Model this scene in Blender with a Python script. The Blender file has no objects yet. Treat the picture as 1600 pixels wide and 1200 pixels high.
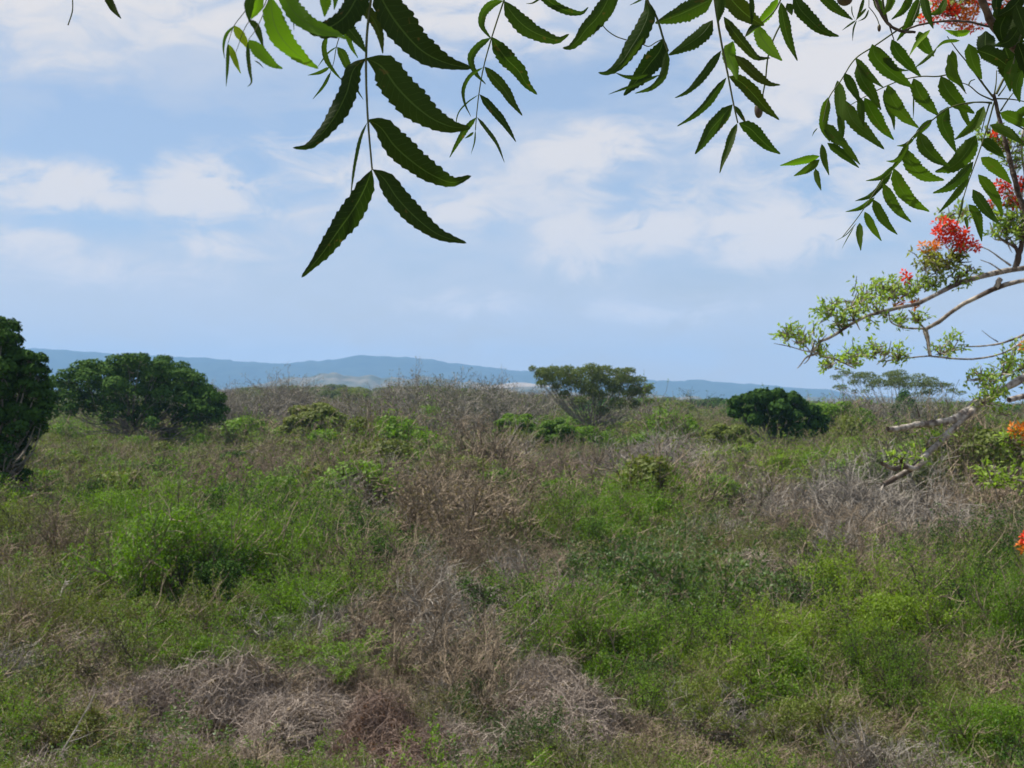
import bpy, math, random
import numpy as np
C = bpy.context.scene
COL = C.collection
F = 2000.0            # focal length in pixels of the 1600 wide frame
CAMZ = 5.0
PITCH = math.atan(40 / F)

# ------------------------------------------------------------------ camera
cam_d = bpy.data.cameras.new('camera')
cam = bpy.data.objects.new('camera', cam_d)
COL.objects.link(cam)
cam.location = (0, 0, CAMZ)
cam.rotation_euler = (math.pi / 2 + PITCH, 0, 0)
cam_d.sensor_width = 36.0
cam_d.lens = 36.0 * F / 1600
cam_d.clip_start = 0.02
cam_d.clip_end = 60000
cam_d.dof.use_dof = True
cam_d.dof.focus_distance = 1.15
cam_d.dof.aperture_fstop = 34
C.camera = cam

# ------------------------------------------------------------------ light
SUN_EL, SUN_AZ = math.radians(58), math.radians(-78)      # azimuth from +Y (view direction), negative = left
sdir = np.array([math.sin(SUN_AZ) * math.cos(SUN_EL), math.cos(SUN_AZ) * math.cos(SUN_EL), math.sin(SUN_EL)])
sl = bpy.data.lights.new('sun', 'SUN')
sl.energy = 5.0
sl.angle = math.radians(0.6)
sl.color = (1.0, 0.94, 0.84)
so = bpy.data.objects.new('sun', sl)
COL.objects.link(so)
from mathutils import Vector
so.rotation_euler = Vector(sdir).to_track_quat('Z', 'Y').to_euler()

C.view_settings.view_transform = 'Standard'
C.view_settings.look = 'None'
C.view_settings.exposure = 0.56
C.view_settings.gamma = 1.0
C.view_settings.use_curve_mapping = False
C.cycles.use_denoising = True
C.cycles.max_bounces = 8
C.cycles.diffuse_bounces = 3
C.cycles.glossy_bounces = 2
C.cycles.transmission_bounces = 4
C.cycles.volume_bounces = 1
C.cycles.caustics_reflective = False
C.cycles.caustics_refractive = False
C.cycles.sample_clamp_indirect = 4.0

def srgb(r, g, b):
    f = lambda c: (c / 255 / 12.92) if c / 255 <= 0.04045 else ((c / 255 + 0.055) / 1.055) ** 2.4
    return (f(r), f(g), f(b), 1.0)

class NT:
    """small helper around a node tree"""
    def __init__(s, nt):
        s.nt = nt
        nt.nodes.clear()
    def n(s, t, **kw):
        nd = s.nt.nodes.new(t)
        for k, v in kw.items():
            if k.startswith('i_'):
                k = k[2:]
                k = int(k) if k.isdigit() else k.replace('_', ' ')
                if isinstance(v, bpy.types.NodeSocket):
                    s.nt.links.new(v, nd.inputs[k])
                else:
                    nd.inputs[k].default_value = v
            else:
                setattr(nd, k, v)
        return nd
    def l(s, a, b):
        s.nt.links.new(a, b)
    def m(s, op, a, b=None, c=None, clamp=False):
        nd = s.nt.nodes.new('ShaderNodeMath')
        nd.operation = op
        nd.use_clamp = clamp
        for i, v in enumerate((a, b, c)):
            if v is None: continue
            if isinstance(v, bpy.types.NodeSocket): s.nt.links.new(v, nd.inputs[i])
            else: nd.inputs[i].default_value = v
        return nd.outputs[0]
    def mix(s, f, a, b, mode='MIX'):
        nd = s.nt.nodes.new('ShaderNodeMix')
        nd.data_type = 'RGBA'
        nd.blend_type = mode
        for k, v in ((0, f), (6, a), (7, b)):
            if isinstance(v, bpy.types.NodeSocket): s.nt.links.new(v, nd.inputs[k])
            else: nd.inputs[k].default_value = v
        return nd.outputs[2]
    def ss(s, x, lo, hi):
        nd = s.nt.nodes.new('ShaderNodeMapRange')
        nd.interpolation_type = 'SMOOTHSTEP'
        s.nt.links.new(x, nd.inputs[0])
        nd.inputs[1].default_value = lo
        nd.inputs[2].default_value = hi
        return nd.outputs[0]

# ------------------------------------------------------------------ world: Nishita sky with a soft layer of broken cloud
W = bpy.data.worlds.new('World')
C.world = W
W.use_nodes = True
w = NT(W.node_tree)
out = w.n('ShaderNodeOutputWorld')
bg = w.n('ShaderNodeBackground')
bg.inputs['Strength'].default_value = 0.088
w.l(bg.outputs[0], out.inputs[0])
sky = w.n('ShaderNodeTexSky', sky_type='NISHITA', sun_disc=False, sun_elevation=SUN_EL, sun_rotation=SUN_AZ,
          altitude=50, air_density=1.0, dust_density=1.0, ozone_density=1.0)
tc = w.n('ShaderNodeTexCoord')
sep = w.n('ShaderNodeSeparateXYZ', i_0=tc.outputs['Generated'])
X, Y, Z = sep.outputs
zc = w.m('ADD', w.m('MAXIMUM', Z, 0.0), 0.16)
pv = w.n('ShaderNodeCombineXYZ', i_0=w.m('DIVIDE', X, zc), i_1=w.m('DIVIDE', Y, zc), i_2=w.m('MULTIPLY', Z, 2.0))
AZ = w.m('ARCTAN2', X, Y)
EL = w.m('ARCSINE', Z)
av = w.n('ShaderNodeCombineXYZ', i_0=AZ, i_1=w.m('MULTIPLY', EL, 2.2), i_2=0.0)
# wide soft banks
n1 = w.n('ShaderNodeTexNoise', i_Vector=av.outputs[0], i_Scale=4.2, i_Detail=3.0, i_Roughness=0.5, i_Distortion=0.3)
n2 = w.n('ShaderNodeTexNoise', i_Vector=av.outputs[0], i_Scale=17.0, i_Detail=4.0, i_Roughness=0.55, i_Distortion=0.4)
nz = w.m('ADD', w.m('MULTIPLY', n1.outputs[0], 0.62), w.m('MULTIPLY', n2.outputs[0], 0.38))
veil = w.ss(nz, 0.30, 0.60)
# the banks of cloud that stand in front of the viewer: centre x, centre y, half width, half height (pixels), weight
BLOBS = [(560, 270, 260, 60, .42), (180, 430, 260, 40, .35), (820, 300, 240, 90, .38), (1180, 330, 260, 70, .42), (1200, 210, 240, 60, .4), (430, 330, 200, 50, .3), (60, 120, 160, 40, .35), (40, 25, 150, 70, .55), (250, 10, 190, 75, .6), (90, 312, 120, 34, .8), (305, 305, 75, 45, .9), (480, 225, 130, 40, .35),
         (690, 215, 150, 34, .4), (760, 20, 200, 70, .5), (920, 238, 90, 48, .75), (1015, 362, 80, 30, .9), (905, 375, 75, 60, .7), (1210, 365, 110, 50, .85), (350, 388, 100, 26, .55),
         (1290, 90, 170, 110, .75), (1060, 200, 140, 30, .35), (600, 560, 600, 90, .22), (705, 325, 65, 22, .7), (1400, 290, 160, 60, .5), (1050, 485, 130, 28, .45), (740, 475, 120, 26, .4), (30, 398, 90, 26, .6)]
DARKS = [(230, 235, 330, 62, .95), (80, 365, 200, 22, .45), (760, 130, 260, 55, .7), (1080, 425, 210, 30, .45), (1130, 300, 150, 22, .4), (460, 265, 160, 30, .5), (1020, 150, 120, 50, .35)]
def blob(cx, cy, rx, ry, wt):
    a0 = math.atan((cx - 800) / F)
    e0 = math.atan((640 - cy) / F)
    da = w.m('DIVIDE', w.m('SUBTRACT', AZ, a0), rx / F * 1.35)
    de = w.m('DIVIDE', w.m('SUBTRACT', EL, e0), ry / F * 1.35)
    r2 = w.m('ADD', w.m('MULTIPLY', da, da), w.m('MULTIPLY', de, de))
    g = w.m('POWER', 2.718, w.m('MULTIPLY', r2, -1.3))
    return w.m('MULTIPLY', g, wt)
pos = None
for b in BLOBS:
    g = blob(*b)
    pos = g if pos is None else w.m('MAXIMUM', pos, g)
neg = None
for b in DARKS:
    g = blob(*b)
    neg = g if neg is None else w.m('MAXIMUM', neg, g)
n3 = w.n('ShaderNodeTexNoise', i_Vector=av.outputs[0], i_Scale=19.0, i_Detail=6.0, i_Roughness=0.62, i_Distortion=0.7)
edge = w.m('ADD', w.m('MULTIPLY', n3.outputs[0], 3.4), -1.3)
puff = w.ss(w.m('MULTIPLY', pos, w.m('ADD', edge, 0.50)), 0.12, 0.62)
fld = w.m('SUBTRACT', w.m('ADD', w.m('MULTIPLY', veil, 0.78), w.m('MULTIPLY', puff, 0.75)), w.m('MULTIPLY', neg, 0.85), clamp=True)
CLOUD_A, CLOUD_B = (5.0, 5.2, 5.7, 1), (7.0, 6.4, 5.9, 1)
BLUE = w.mix(1.0, sky.outputs[0], (0.92, 0.97, 1.04, 1), 'MULTIPLY')
low = w.m('SUBTRACT', 1.0, w.ss(EL, 0.0, 0.15))
base = w.mix(0.55, BLUE, (3.35, 4.15, 5.5, 1))
base = w.mix(w.m('MULTIPLY', low, 0.85), base, (6.2, 4.6, 2.7, 1))
c1 = w.mix(w.m('MULTIPLY', fld, 1.0, clamp=True), base, CLOUD_A)
c2 = w.mix(w.m('MULTIPLY', puff, 0.72), c1, CLOUD_B)
w.l(c2, bg.inputs['Color'])

# ------------------------------------------------------------------ numeric helpers
def nrm(v):
    return v / np.maximum(np.linalg.norm(v, axis=-1, keepdims=True), 1e-9)
FWD = np.array([0, math.cos(PITCH), math.sin(PITCH)])
UP = np.array([0, -math.sin(PITCH), math.cos(PITCH)])
RIGHT = np.array([1.0, 0, 0])
def at(px, py, d):
    """point at depth d metres that stands over pixel px, py of the photograph"""
    return np.array([0, 0, CAMZ]) + d * (FWD + (px - 800) / F * RIGHT - (py - 600) / F * UP)
def ground_at(px, py, z=0.0):
    v = FWD + (px - 800) / F * RIGHT - (py - 600) / F * UP
    t = (z - CAMZ) / v[2]
    return np.array([0, 0, CAMZ]) + t * v
def project(P):
    q = P - np.array([0, 0, CAMZ])
    d = q @ FWD
    return 800 + F * (q @ RIGHT) / d, 600 - F * (q @ UP) / d, d
def vnoise(x, y, s=1.0, seed=0):
    """smooth value noise, vectorised"""
    x = np.asarray(x, float) / s; y = np.asarray(y, float) / s
    xi = np.floor(x); yi = np.floor(y); fx = x - xi; fy = y - yi
    fx = fx * fx * (3 - 2 * fx); fy = fy * fy * (3 - 2 * fy)
    def h(a, b):
        v = np.sin(a * 127.1 + b * 311.7 + seed * 74.7) * 43758.5453
        return v - np.floor(v)
    return (h(xi, yi) * (1 - fx) + h(xi + 1, yi) * fx) * (1 - fy) + (h(xi, yi + 1) * (1 - fx) + h(xi + 1, yi + 1) * fx) * fy
def sstep(a, b, x):
    t = np.clip((np.asarray(x, float) - a) / (b - a), 0, 1)
    return t * t * (3 - 2 * t)
def hgt(x, y):
    x = np.asarray(x, float); y = np.asarray(y, float)
    z = 3.4 * (1 - sstep(1.5, 15.5, y))
    far = sstep(140, 620, y)
    left = 1 - sstep(-0.12, 0.25, x / np.maximum(np.abs(y), 20))
    z = z + far * (2.2 + 5.5 * left)
    z = z + (vnoise(x, y, 9, 1) - .5) * 0.5 * sstep(3, 20, y) + (vnoise(x, y, 60, 2) - .5) * 1.2 * sstep(60, 200, y)
    z = z + (vnoise(x, y, 1.3, 3) - .5) * 0.12
    return z

# ------------------------------------------------------------------ mesh helpers
def make_mesh(name, chunks, mats, smooth=False):
    """chunks: list of (V, Q, material index) with quads only"""
    Vs, Qs, Ms = [], [], []
    o = 0
    for V, Q, mi in chunks:
        if len(Q) == 0: continue
        Vs.append(V); Qs.append(Q + o); Ms.append(np.full(len(Q), mi, np.int32)); o += len(V)
    V = np.concatenate(Vs).astype(np.float32); Q = np.concatenate(Qs).astype(np.int32); M = np.concatenate(Ms)
    me = bpy.data.meshes.new(name)
    me.vertices.add(len(V)); me.vertices.foreach_set('co', V.ravel())
    me.loops.add(len(Q) * 4); me.loops.foreach_set('vertex_index', Q.ravel())
    me.polygons.add(len(Q)); me.polygons.foreach_set('loop_start', np.arange(0, len(Q) * 4, 4, dtype=np.int32))
    me.polygons.foreach_set('material_index', M)
    me.polygons.foreach_set('use_smooth', np.full(len(Q), smooth, bool))
    for m in mats: me.materials.append(m)
    me.update(calc_edges=True)
    return me
def link(name, me, parent=None, loc=None):
    o = bpy.data.objects.new(name, me)
    COL.objects.link(o)
    if parent is not None: o.parent = parent
    if loc is not None: o.location = loc
    if parent is not None and name in ('foliage', 'blades', 'crown', 'twigs', 'leaf_spray'): o['kind'] = 'stuff'      # leaves and twigs too small to pick apart
    return o
def tag(o, label=None, cat=None, group=None, kind=None):
    if label: o['label'] = label
    if cat: o['category'] = cat
    if group: o['group'] = group
    if kind: o['kind'] = kind
    return o
def empty(name, loc=(0, 0, 0)):
    o = bpy.data.objects.new(name, None)
    o.empty_display_size = 0.2
    COL.objects.link(o); o.location = loc
    return o
def tubes(P, R, sides=3):
    """P (N,K,3) polylines, R (N,K) radii -> quads; sides == 2 gives flat ribbons"""
    N, K, _ = P.shape
    T = np.empty_like(P)
    T[:, 1:-1] = P[:, 2:] - P[:, :-2]; T[:, 0] = P[:, 1] - P[:, 0]; T[:, -1] = P[:, -1] - P[:, -2]
    T = nrm(T)
    ref = np.zeros((N, 1, 3)); main = nrm(P[:, -1] - P[:, 0])
    use_x = np.abs(main[:, 2]) > 0.8
    ref[:, 0, 2] = 1; ref[use_x, 0] = (1, 0.2, 0)
    A = nrm(np.cross(T, ref)); B = np.cross(T, A)
    if sides == 2:
        ang = np.random.RandomState(N).uniform(0, math.pi, (N, 1, 1))
        D = A * np.cos(ang) + B * np.sin(ang)
        V = np.stack([P - D * R[..., None], P + D * R[..., None]], 2)      # N,K,2,3
        i = np.arange(N)[:, None] * K * 2 + np.arange(K - 1)[None] * 2
        Q = np.stack([i, i + 1, i + 3, i + 2], -1).reshape(-1, 4)
        return V.reshape(-1, 3), Q
    a = np.arange(sides) / sides * 2 * math.pi
    V = P[:, :, None] + R[:, :, None, None] * (A[:, :, None] * np.cos(a)[None, None, :, None] + B[:, :, None] * np.sin(a)[None, None, :, None])
    base = (np.arange(N)[:, None] * K + np.arange(K - 1)[None])[..., None] * sides
    j = np.arange(sides); j2 = (j + 1) % sides
    Q = np.stack([base + j, base + j2, base + sides + j2, base + sides + j], -1).reshape(-1, 4)
    return V.reshape(-1, 3), Q
def catmull(pts, n):
    """smooth curve through uneven points (tangents weighted by chord length)"""
    p = np.asarray(pts, float)
    if len(p) == 2: return p[0] + (p[1] - p[0]) * np.linspace(0, 1, n)[:, None]
    d = np.maximum(np.linalg.norm(np.diff(p, axis=0), axis=1), 1e-9)
    v = np.diff(p, axis=0) / d[:, None]
    m = np.empty_like(p); m[0] = v[0]; m[-1] = v[-1]
    m[1:-1] = (v[1:] * d[:-1, None] + v[:-1] * d[1:, None]) / (d[1:] + d[:-1])[:, None]
    cum = np.concatenate([[0], np.cumsum(d)])
    s = np.linspace(0, cum[-1], n); k = np.clip(np.searchsorted(cum, s, 'right') - 1, 0, len(p) - 2)
    h = d[k][:, None]; t = (s - cum[k])[:, None] / h
    return (2*t**3 - 3*t**2 + 1) * p[k] + (t**3 - 2*t**2 + t) * h * m[k] + (-2*t**3 + 3*t**2) * p[k+1] + (t**3 - t**2) * h * m[k+1]
def limb(pts, r0, r1, n=12, sides=7, rough=0.0, seed=0):
    P = catmull(pts, n)
    R = np.linspace(r0, r1, n)
    if rough:
        rs = np.random.RandomState(seed)
        R = R * (1 + rough * rs.uniform(-1, 1, n)); P = P + rs.normal(0, rough * (r0 + r1) * .25, P.shape)
    R = R.copy(); V, Q = tubes(P[None], R[None], sides)
    # close the end with a short cone
    return V, Q
def rhombs(Cn, D, Nn, L, Wd, fold=0.0):
    """leaf blades: start point, direction, normal, length, width"""
    D = nrm(D); S = nrm(np.cross(D, Nn)); U = np.cross(S, D)
    L = np.asarray(L)[:, None] if np.ndim(L) else L
    Wd = np.asarray(Wd)[:, None] if np.ndim(Wd) else Wd
    a = Cn; b = Cn + D * L * .45 + S * Wd * .5 + U * Wd * fold; c = Cn + D * L; d = Cn + D * L * .45 - S * Wd * .5 + U * Wd * fold
    V = np.stack([a, b, c, d], 1).reshape(-1, 3)
    Q = np.arange(len(V)).reshape(-1, 4)
    return V, Q
def rdir(rs, n, up=0.0):
    d = rs.normal(0, 1, (n, 3)); d = nrm(d); d[:, 2] += up
    return nrm(d)
def strands(rs, start, d, L, K, wob=.2, grav=0.0):
    N = len(start); P = np.empty((N, K, 3)); P[:, 0] = start; d = nrm(d)
    st = (np.asarray(L) * np.ones(N) / (K - 1))[:, None]
    for k in range(1, K):
        d = nrm(d + rs.normal(0, wob, (N, 3)) + np.array([0, 0, grav]))
        P[:, k] = P[:, k - 1] + d * st
    return P
def kids(rs, P, n, lo, hi, ang, L, K, wob, grav):
    N, K0, _ = P.shape
    i = rs.randint(0, N, n); t = rs.uniform(lo, hi, n) * (K0 - 1)
    k = np.minimum(t.astype(int), K0 - 2); f = (t - k)[:, None]
    a, b = P[i, k], P[i, k + 1]
    return strands(rs, a + (b - a) * f, nrm(b - a) + ang * rdir(rs, n), L * rs.uniform(.6, 1.3, n), K, wob, grav)

# ------------------------------------------------------------------ materials
def foliage_mat(name, cols, transl=0.35, rough=0.55, spec=0.3, dry=None, scale=0.35):
    m = bpy.data.materials.new(name); m.use_nodes = True
    t = NT(m.node_tree); o = t.n('ShaderNodeOutputMaterial')
    g = t.n('ShaderNodeNewGeometry'); oi = t.n('ShaderNodeObjectInfo')
    v = t.m('ADD', t.m('MULTIPLY', g.outputs['Random Per Island'], .62), t.m('MULTIPLY', oi.outputs['Random'], .38))
    cr = t.n('ShaderNodeValToRGB', i_0=v)
    el = cr.color_ramp.elements
    for i, c in enumerate(cols):
        p = i / max(1, len(cols) - 1)
        if i < 2: e = el[i]; e.position = p
        else: e = el.new(p)
        e.color = c
    el[0].position = 0.0
    col = cr.outputs[0]
    if dry is not None:
        ns = t.n('ShaderNodeTexNoise', i_Vector=g.outputs['Position'], i_Scale=scale, i_Detail=2.0)
        f = t.ss(t.m('ADD', ns.outputs[0], t.m('MULTIPLY', t.m('SUBTRACT', g.outputs['Random Per Island'], .5), .3)), .6, .8)
        col = t.mix(f, col, dry)
    p = t.n('ShaderNodeBsdfPrincipled', i_Roughness=rough)
    p.inputs['Specular IOR Level'].default_value = spec
    t.l(col, p.inputs['Base Color'])
    tr = t.n('ShaderNodeBsdfTranslucent')
    t.l(t.mix(1.0, col, (1.25, 1.35, .55, 1), 'MULTIPLY'), tr.inputs[0])
    mx = t.n('ShaderNodeMixShader', i_0=transl)
    t.l(p.outputs[0], mx.inputs[1]); t.l(tr.outputs[0], mx.inputs[2]); t.l(mx.outputs[0], o.inputs[0])
    return m
def plain_mat(name, c1, c2, scale=8.0, rough=.85, bump=.0, spec=.15, c3=None, stretch=(1, 1, 1), island=.25):
    m = bpy.data.materials.new(name); m.use_nodes = True
    t = NT(m.node_tree); o = t.n('ShaderNodeOutputMaterial')
    g = t.n('ShaderNodeNewGeometry')
    mp = t.n('ShaderNodeMapping'); mp.inputs['Scale'].default_value = stretch; t.l(g.outputs['Position'], mp.inputs[0])
    ns = t.n('ShaderNodeTexNoise', i_Vector=mp.outputs[0], i_Scale=scale, i_Detail=5.0, i_Roughness=.6)
    f = t.ss(t.m('ADD', ns.outputs[0], t.m('MULTIPLY', t.m('SUBTRACT', g.outputs['Random Per Island'], .5), island)), .36, .66)
    col = t.mix(f, c1, c2)
    if c3 is not None:
        n2 = t.n('ShaderNodeTexNoise', i_Vector=mp.outputs[0], i_Scale=scale * .21, i_Detail=3.0)
        col = t.mix(t.ss(n2.outputs[0], .5, .62), col, c3)
    p = t.n('ShaderNodeBsdfPrincipled', i_Roughness=rough)
    p.inputs['Specular IOR Level'].default_value = spec
    t.l(col, p.inputs['Base Color'])
    if bump:
        b = t.n('ShaderNodeBump', i_Strength=bump, i_Distance=.02, i_Height=ns.outputs[0]); t.l(b.outputs[0], p.inputs['Normal'])
    t.l(p.outputs[0], o.inputs[0])
    return m
M = {}
M['green'] = foliage_mat('bright_green_leaf', [(.062, .125, .008, 1), (.115, .215, .012, 1), (.18, .295, .02, 1)], .40)
M['lime'] = foliage_mat('lime_leaf', [(.10, .165, .010, 1), (.165, .25, .018, 1), (.23, .32, .03, 1)], .42)
M['olive'] = foliage_mat('olive_leaf', [(.075, .10, .014, 1), (.125, .16, .022, 1), (.18, .215, .038, 1)], .36, dry=(.19, .15, .085, 1))
M['dark'] = foliage_mat('dark_green_leaf', [(.024, .060, .010, 1), (.045, .10, .015, 1), (.075, .14, .022, 1)], .12, .8, .1)
M['broad'] = foliage_mat('broad_glossy_leaf', [(.035, .07, .014, 1), (.06, .12, .022, 1), (.13, .19, .05, 1)], .3, .48, .35)
M['silver'] = foliage_mat('silvery_leaf', [(.12, .14, .08, 1), (.19, .22, .13, 1), (.28, .30, .20, 1)], .25)
M['greyleaf'] = foliage_mat('dusty_leaf', [(.05, .07, .028, 1), (.085, .105, .045, 1), (.12, .135, .07, 1)], .25, .8, .1)
M['dry'] = foliage_mat('withered_leaf', [(.12, .085, .05, 1), (.19, .145, .095, 1), (.28, .23, .17, 1)], .2, .7, .15)
M['rust'] = foliage_mat('rusty_leaf', [(.10, .05, .025, 1), (.17, .085, .045, 1), (.22, .14, .09, 1)], .2, .7, .15)
M['straw'] = foliage_mat('straw_blade', [(.16, .13, .07, 1), (.24, .20, .12, 1), (.32, .28, .18, 1)], .3, .7, .15)
M['twig'] = plain_mat('grey_brown_twig', (.125, .098, .066, 1), (.30, .235, .165, 1), 3.0, island=.9)
M['twig_dark'] = plain_mat('dark_twig', (.035, .028, .022, 1), (.09, .07, .055, 1), 5.0)
M['vine'] = plain_mat('dead_vine', (.17, .137, .11, 1), (.37, .31, .26, 1), 2.5, island=1.2)
M['vine_red'] = plain_mat('reddish_dead_vine', (.12, .08, .06, 1), (.27, .195, .155, 1), 2.5, island=1.2)
M['twig_grey'] = plain_mat('pale_grey_twig', (.16, .14, .115, 1), (.34, .305, .26, 1), 3.0, island=.9)
M['umber'] = foliage_mat('brown_olive_leaf', [(.09, .08, .05, 1), (.14, .13, .075, 1), (.20, .18, .12, 1)], .2, .8, .1)
M['bark'] = plain_mat('grey_bark', (.12, .105, .09, 1), (.30, .27, .23, 1), 9.0, bump=.5)
# ------------------------------------------------------------------ ground
def build_ground():
    ys = np.concatenate([np.linspace(-40, -2, 20), np.linspace(-1, 60, 160), np.geomspace(61, 9800, 110)])
    us = np.linspace(-1, 1, 141)
    us = np.sign(us) * (np.abs(us) ** 1.6)
    half = np.where(ys < 30, 60, 60 + (ys - 30) * .9)
    Xg = us[None] * half[:, None]; Yg = np.repeat(ys[:, None], len(us), 1)
    Zg = hgt(Xg, Yg)
    V = np.stack([Xg, Yg, Zg], -1).reshape(-1, 3)
    n = len(us); i = (np.arange(len(ys) - 1)[:, None] * n + np.arange(n - 1)[None]).ravel()
    Q = np.stack([i, i + 1, i + n + 1, i + n], -1)
    m = bpy.data.materials.new('dry_soil_and_litter'); m.use_nodes = True
    t = NT(m.node_tree); o = t.n('ShaderNodeOutputMaterial'); g = t.n('ShaderNodeNewGeometry')
    n1 = t.n('ShaderNodeTexNoise', i_Vector=g.outputs['Position'], i_Scale=.12, i_Detail=6.0, i_Roughness=.65)
    n2 = t.n('ShaderNodeTexNoise', i_Vector=g.outputs['Position'], i_Scale=4.0, i_Detail=6.0, i_Roughness=.7)
    c = t.mix(t.ss(n1.outputs[0], .4, .62), (.13, .095, .065, 1), (.05, .065, .022, 1))
    c = t.mix(t.ss(n2.outputs[0], .35, .7), c, (.19, .15, .11, 1))
    p = t.n('ShaderNodeBsdfPrincipled', i_Roughness=.95); p.inputs['Specular IOR Level'].default_value = .1
    b = t.n('ShaderNodeBump', i_Strength=.6, i_Distance=.05, i_Height=n2.outputs[0])
    t.l(c, p.inputs['Base Color']); t.l(b.outputs[0], p.inputs['Normal']); t.l(p.outputs[0], o.inputs[0])
    tag(link('ground', make_mesh('ground', [(V, Q, 0)], [m], True)), kind='structure')
build_ground()

# ------------------------------------------------------------------ hills
def ridge(name, D, prof, depth, col1, col2, jit, seed):
    prof = np.array(prof, float)
    px = np.arange(-500, 2101, 6.0)
    py = np.interp(px, prof[:, 0], prof[:, 1])
    x = (px - 800) / F * D
    top = CAMZ + (640 - py) / F * D
    rs = np.random.RandomState(seed)
    top = top + (vnoise(x, x * 0, D * .03, seed) - .5) * jit * 3 + (vnoise(x, x * 0, D * .008, seed + 1) - .5) * jit * 1.6 + (vnoise(x, x * 0, D * .0035, seed + 2) - .5) * jit
    vs = np.linspace(0, 1, 34)
    yy = D - depth + vs * depth * 1.6
    prof_v = np.where(vs < .625, np.sin(np.clip(vs / .625, 0, 1) * math.pi / 2) ** 1.3, np.cos((vs - .625) / .375 * math.pi / 2))
    Xg = np.repeat(x[None], len(vs), 0) * (yy / D)[:, None]
    Yg = np.repeat(yy[:, None], len(x), 1) + (vnoise(Xg, Xg * 0, D * .05, seed + 5) - .5) * depth * .2
    gul = (vnoise(Xg, Yg, D * .028, seed + 3) - .5) * .34 + (vnoise(Xg, Yg, D * .01, seed + 4) - .5) * .12
    Zg = -4 + (top[None] + 4) * prof_v[:, None] * (1 + gul * np.sin(np.clip(prof_v, 0, 1) * math.pi)[:, None])
    V = np.stack([Xg, Yg, Zg], -1).reshape(-1, 3)
    n = len(x); i = (np.arange(len(vs) - 1)[:, None] * n + np.arange(n - 1)[None]).ravel()
    Q = np.stack([i, i + 1, i + n + 1, i + n], -1)
    m = plain_mat(name + '_cover', col1, col2, 60 / D, .95, 0, .05, c3=None, island=0)
    tag(link('hills', make_mesh(name, [(V, Q, 0)], [m], True)), kind='structure')
ridge('far_hills', 7000, [(-700, 528), (-200, 538), (60, 546), (200, 553), (330, 561), (450, 566), (520, 565), (560, 558), (600, 558), (660, 561), (720, 569), (800, 579), (880, 586), (1000, 591), (1100, 598), (1200, 605), (1300, 614), (1400, 622), (1500, 629), (1700, 634), (2300, 636)],
      1500, (.02, .035, .025, 1), (.035, .052, .035, 1), 6, 11)
ridge('near_hills', 3400, [(-700, 636), (250, 628), (350, 608), (420, 598), (480, 585), (520, 579), (570, 584), (650, 590), (760, 596), (830, 604), (930, 612), (1050, 618), (1300, 626), (1420, 622), (1560, 628), (2300, 634)],
      700, (.05, .065, .04, 1), (.16, .14, .10, 1), 5, 31)
def small_hill_marks():
    """pale bare field low on the near hill"""
    D = 2600
    pts = []
    V, Q = [], []
    n = 26
    for k in range(n):
        t = k / (n - 1)
        a = at(738 + 140 * t, 600 + 2.5 * math.sin(t * 9), D + 120); b = at(738 + 140 * t, 605.5 + 1.5 * math.sin(t * 7), D)
        V += [a, b]
        if k: Q.append([2 * k - 2, 2 * k - 1, 2 * k + 1, 2 * k])
    m = plain_mat('pale_bare_earth', (.20, .18, .16, 1), (.30, .27, .24, 1), .02)
    V = np.array(V); th = V.copy(); th[:, 2] -= 3; th[:, 1] += 6
    o = link('field', make_mesh('field', [(V, np.array(Q), 0)], [m]))
    tag(o, kind='structure')
small_hill_marks()
# ------------------------------------------------------------------ plant builders (unit plants about 2 m wide; scaled where they stand)
def skeleton(rs, h, w, n0, n1, n2, n3, erect=.9, wob=.14, grav=.02):
    a = rs.uniform(0, 2 * math.pi, n0); r = np.sqrt(rs.uniform(0, 1, n0))
    st = np.stack([np.cos(a) * r * w * .12, np.sin(a) * r * w * .12, np.full(n0, -.05)], 1)
    d = np.stack([np.cos(a) * r * w / h * .75, np.sin(a) * r * w / h * .75, np.full(n0, erect)], 1)
    P0 = strands(rs, st, d, h * rs.uniform(.75, 1.1, n0), 7, wob, grav)
    P1 = kids(rs, P0, n1, .2, .95, .9, h * .38, 5, wob * 1.3, grav)
    P2 = kids(rs, P1, n2, .2, 1, .8, h * .22, 4, wob * 1.5, grav) if n2 else None
    P3 = kids(rs, P2, n3, .2, 1, .9, h * .12, 3, wob * 1.5, grav) if n3 else None
    return P0, P1, P2, P3
def tap(P, r0, r1):
    return np.repeat(np.linspace(r0, r1, P.shape[1])[None], len(P), 0)
def sk_tubes(S, r=(.016, .008, .005, .0035)):
    ch = []
    for P, q, s in zip(S, r, (4, 3, 3, 3)):
        if P is None: continue
        ch.append(tubes(P, tap(P, q, q * .45), s))
    return ch
def leaves_on(rs, P, n, L, Wd, spread=.05, up=.5, tang=.6):
    N, K, _ = P.shape
    i = rs.randint(0, N, n); t = rs.uniform(.15, 1, n) * (K - 1); k = np.minimum(t.astype(int), K - 2); f = (t - k)[:, None]
    a, b = P[i, k], P[i, k + 1]
    pos = a + (b - a) * f + rs.normal(0, spread, (n, 3))
    return rhombs(pos, nrm(b - a) * tang + rdir(rs, n), rdir(rs, n, up), L * rs.uniform(.6, 1.3, n), Wd * rs.uniform(.7, 1.3, n), .12)
def cat(chs):
    V, Q, o = [], [], 0
    for v, q in chs: V.append(v); Q.append(q + o); o += len(v)
    return np.concatenate(V), np.concatenate(Q)
def p_bare(seed):
    rs = np.random.RandomState(seed)
    S = skeleton(rs, 1.55, 2.2, 22, 210, 800, 1700, .85, .2, .02)
    return dict(stems=(cat(sk_tubes(S, (.022, .011, .006, .004))), 'twig_grey' if seed % 2 else 'twig'))
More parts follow.
